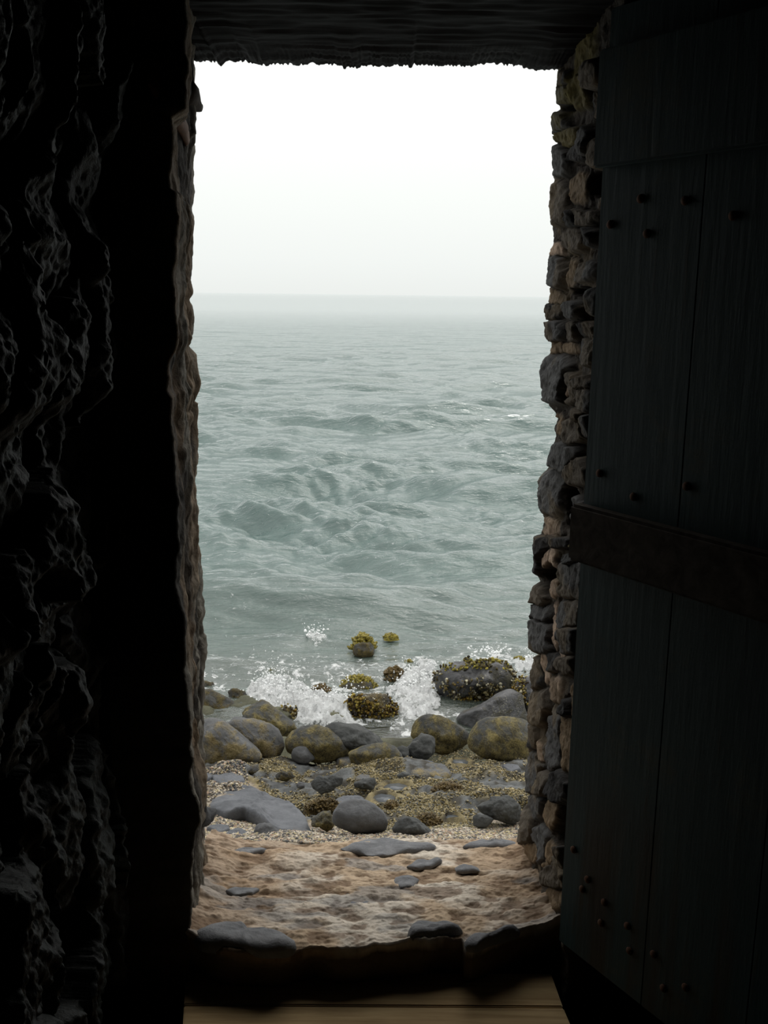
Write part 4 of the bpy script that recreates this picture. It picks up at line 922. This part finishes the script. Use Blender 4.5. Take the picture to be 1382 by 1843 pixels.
# the frame: faces at local y=0 .. .04 ; passage side is local -y when rotated
link('door_panel', me, M['door'], door, smooth=False)
def sgn():
    loc = Matrix.Rotation(door.rotation_euler.z, 3, 'Z') @ Vector((0, -1, 0)); return -1 if loc.dot(nv_) > 0 else 1
SG = sgn()
def ybox(name, x0, x1, t0, t1, z0, z1, mat, bev=.003, label=None):
    ya, yb = (SG*t0, SG*t1) if SG > 0 else (-t1, -t0)
    if SG > 0: ya, yb = .04+t0, .04+t1
    o = box(name, (x0, ya, z0), (x1, yb, z1), mat, door, bev)
    if label: o['label'] = label
    return o
ybox('door_batten', -.006, .90, 0, .032, .862, .975, M['batten'], .006, 'worn bare wooden cross batten at mid height')
ybox('door_batten', -.004, .90, 0, .022, 1.60, 1.80, M['door'], .004)
def nail(x, z, rad=.008):
    bm = bmesh.new(); bmesh.ops.create_uvsphere(bm, u_segments=14, v_segments=8, radius=rad)
    for v in bm.verts: v.co.y *= .6
    me = bpy.data.meshes.new('nail'); bm.to_mesh(me); bm.free(); o = link('nail', me, M['rust'], door); o.location = (x, SG*.002 if SG < 0 else .042, z); o['label'] = 'rusty iron nail head'
for (x, z) in ((.03, .235), (.075, .19), (.062, .16), (.125, .165), (.12, .115), (.19, .15), (.20, .10), (.26, .13), (.29, .075), (.34, .11), (.03, 1.50), (.10, 1.54), (.12, 1.48), (.20, 1.53), (.30, 1.50), (.04, 1.04), (.13, 1.01), (.25, 1.05), (.12, .915), (.30, .93)):
    nail(x, z)

# ---- floor: dark stone with two boards
o = box('floor', (-1.6, -2.6, -.30), (1.9, YI+.2, -.14), M['plaster']); tag(o, 'dark stone floor of the passage', kind='structure')
def board(px4, label):
    P4 = [at_z(x, y, 0.) for x, y in px4]; bm = bmesh.new()
    vs = [bm.verts.new((p[0], p[1], 0)) for p in P4]+[bm.verts.new((p[0], p[1], -.035)) for p in P4]
    bm.faces.new(vs[:4]); bm.faces.new(vs[4:][::-1])
    for i in range(4): bm.faces.new([vs[i], vs[4+i], vs[4+(i+1) % 4], vs[(i+1) % 4]])
    bmesh.ops.recalc_face_normals(bm, faces=bm.faces)
    bmesh.ops.bevel(bm, geom=bm.edges[:], offset=.0025, segments=2, affect='EDGES')
    me = bpy.data.meshes.new('floor_board'); bm.to_mesh(me); bm.free(); return tag(link('floor_board', me, M['board'], smooth=False), label, 'board')
board([(335, 1745), (331, 1807), (1013, 1811), (992, 1752)], 'bare wooden floor board next to the threshold')
board([(331, 1809.5), (322, 1960), (1080, 1966), (1014, 1813.5)], 'bare wooden floor board nearest the viewer, at the bottom edge of the photo')
for xj in (-.28, .26):
    o = box('floor_joist', (xj, 1.66, -.14), (xj+.07, 1.915, -.035), M['joist']); tag(o, 'squared timber under the floor boards, %s' % ('left' if xj < 0 else 'right'), 'joist')

# ---- passage: rough rock wall on the left, plain walls, ceiling
nyl, nzl = 420, 620
yy = np.linspace(.55, YI+.02, nyl); zz = np.linspace(-.2, 2.75, nzl); Yl, Zl = np.meshgrid(yy, zz)
SW = np.array([(0, 190), (120, 196), (215, 198), (300, 175), (380, 165), (425, 190), (445, 206), (560, 203), (640, 208), (690, 200), (740, 160), (850, 180), (920, 193), (975, 190), (1030, 204), (1060, 175), (1130, 172), (1195, 180), (1300, 170), (1420, 190), (1500, 200), (1600, 210), (1700, 218), (1843, 222)], float)
ps = at_y(SW[:, 1], SW[:, 0], 1.82); o_ = np.argsort(ps[:, 2]); xsil = np.interp(zz, ps[o_, 2], ps[o_, 0])
Pn = np.stack([0*Yl, Yl, Zl], -1)
n2 = fbm(Pn*[1, 14, 8], 5, 33, .6); n3 = fbm(Pn*[1, 60, 45], 3, 35)
r = np.random.default_rng(21); best = np.full(Yl.shape, 9.); sec = best.copy(); idx = np.zeros(Yl.shape, int); ns = 120
sy, sz = r.uniform(.5, 2.0, ns), r.uniform(-.2, 2.8, ns); sw, sh = r.uniform(.05, .13, ns), r.uniform(.10, .34, ns)
yw = Yl+.035*fbm(Pn*[1, 6, 5], 3, 61); zw = Zl+.06*fbm(Pn*[1, 5, 4], 3, 62)
for k in range(ns):
    dd = np.hypot((yw-sy[k])/sw[k], (zw-sz[k])/sh[k]); nb_ = dd < best
    sec = np.where(nb_, best, np.minimum(sec, dd)); idx = np.where(nb_, k, idx); best = np.where(nb_, dd, best)
off = r.uniform(-.045, .03, ns); ty = r.normal(size=ns)*.16-.05; tz = r.normal(size=ns)*.10
rel = off[idx]+ty[idx]*(yw-sy[idx])+tz[idx]*(zw-sz[idx])-.02*(1-sstep(0, .25, sec-best))
Xl = xsil[:, None]-.002+rel*sstep(1.95, 1.8, Yl)+.016*n2+.0045*n3-.10*sstep(1.86, 1.95, Yl)-.03*sstep(1.6, .9, Yl)
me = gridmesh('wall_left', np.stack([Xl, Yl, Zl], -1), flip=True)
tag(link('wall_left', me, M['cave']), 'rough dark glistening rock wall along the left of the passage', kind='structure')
o = box('wall_left_rear', (-1.1, -2.6, -.2), (-.62, .6, 2.8), M['plaster']); tag(o, 'dark wall on the left behind the viewer', kind='structure')
o = box('wall_left_core', (-1.1, .58, -.2), (-.86, YI, 2.8), M['plaster']); tag(o, 'core of the rock wall on the left', kind='structure')
o = box('wall_right', (1.5, -2.6, -.2), (1.7, YI, 2.8), M['plaster']); tag(o, 'dark wall on the right of the passage behind the open door', kind='structure')
o = box('wall_back', (-1.1, -2.8, -.3), (1.7, -2.6, 2.8), M['plaster']); tag(o, 'dark wall behind the viewer', kind='structure')
o = box('ceiling', (-1.1, -2.8, 2.65), (1.7, YI, 2.9), M['plaster']); tag(o, 'dark ceiling of the passage', kind='structure')
for o in bpy.data.objects:
    if '_r' in o: del o['_r']
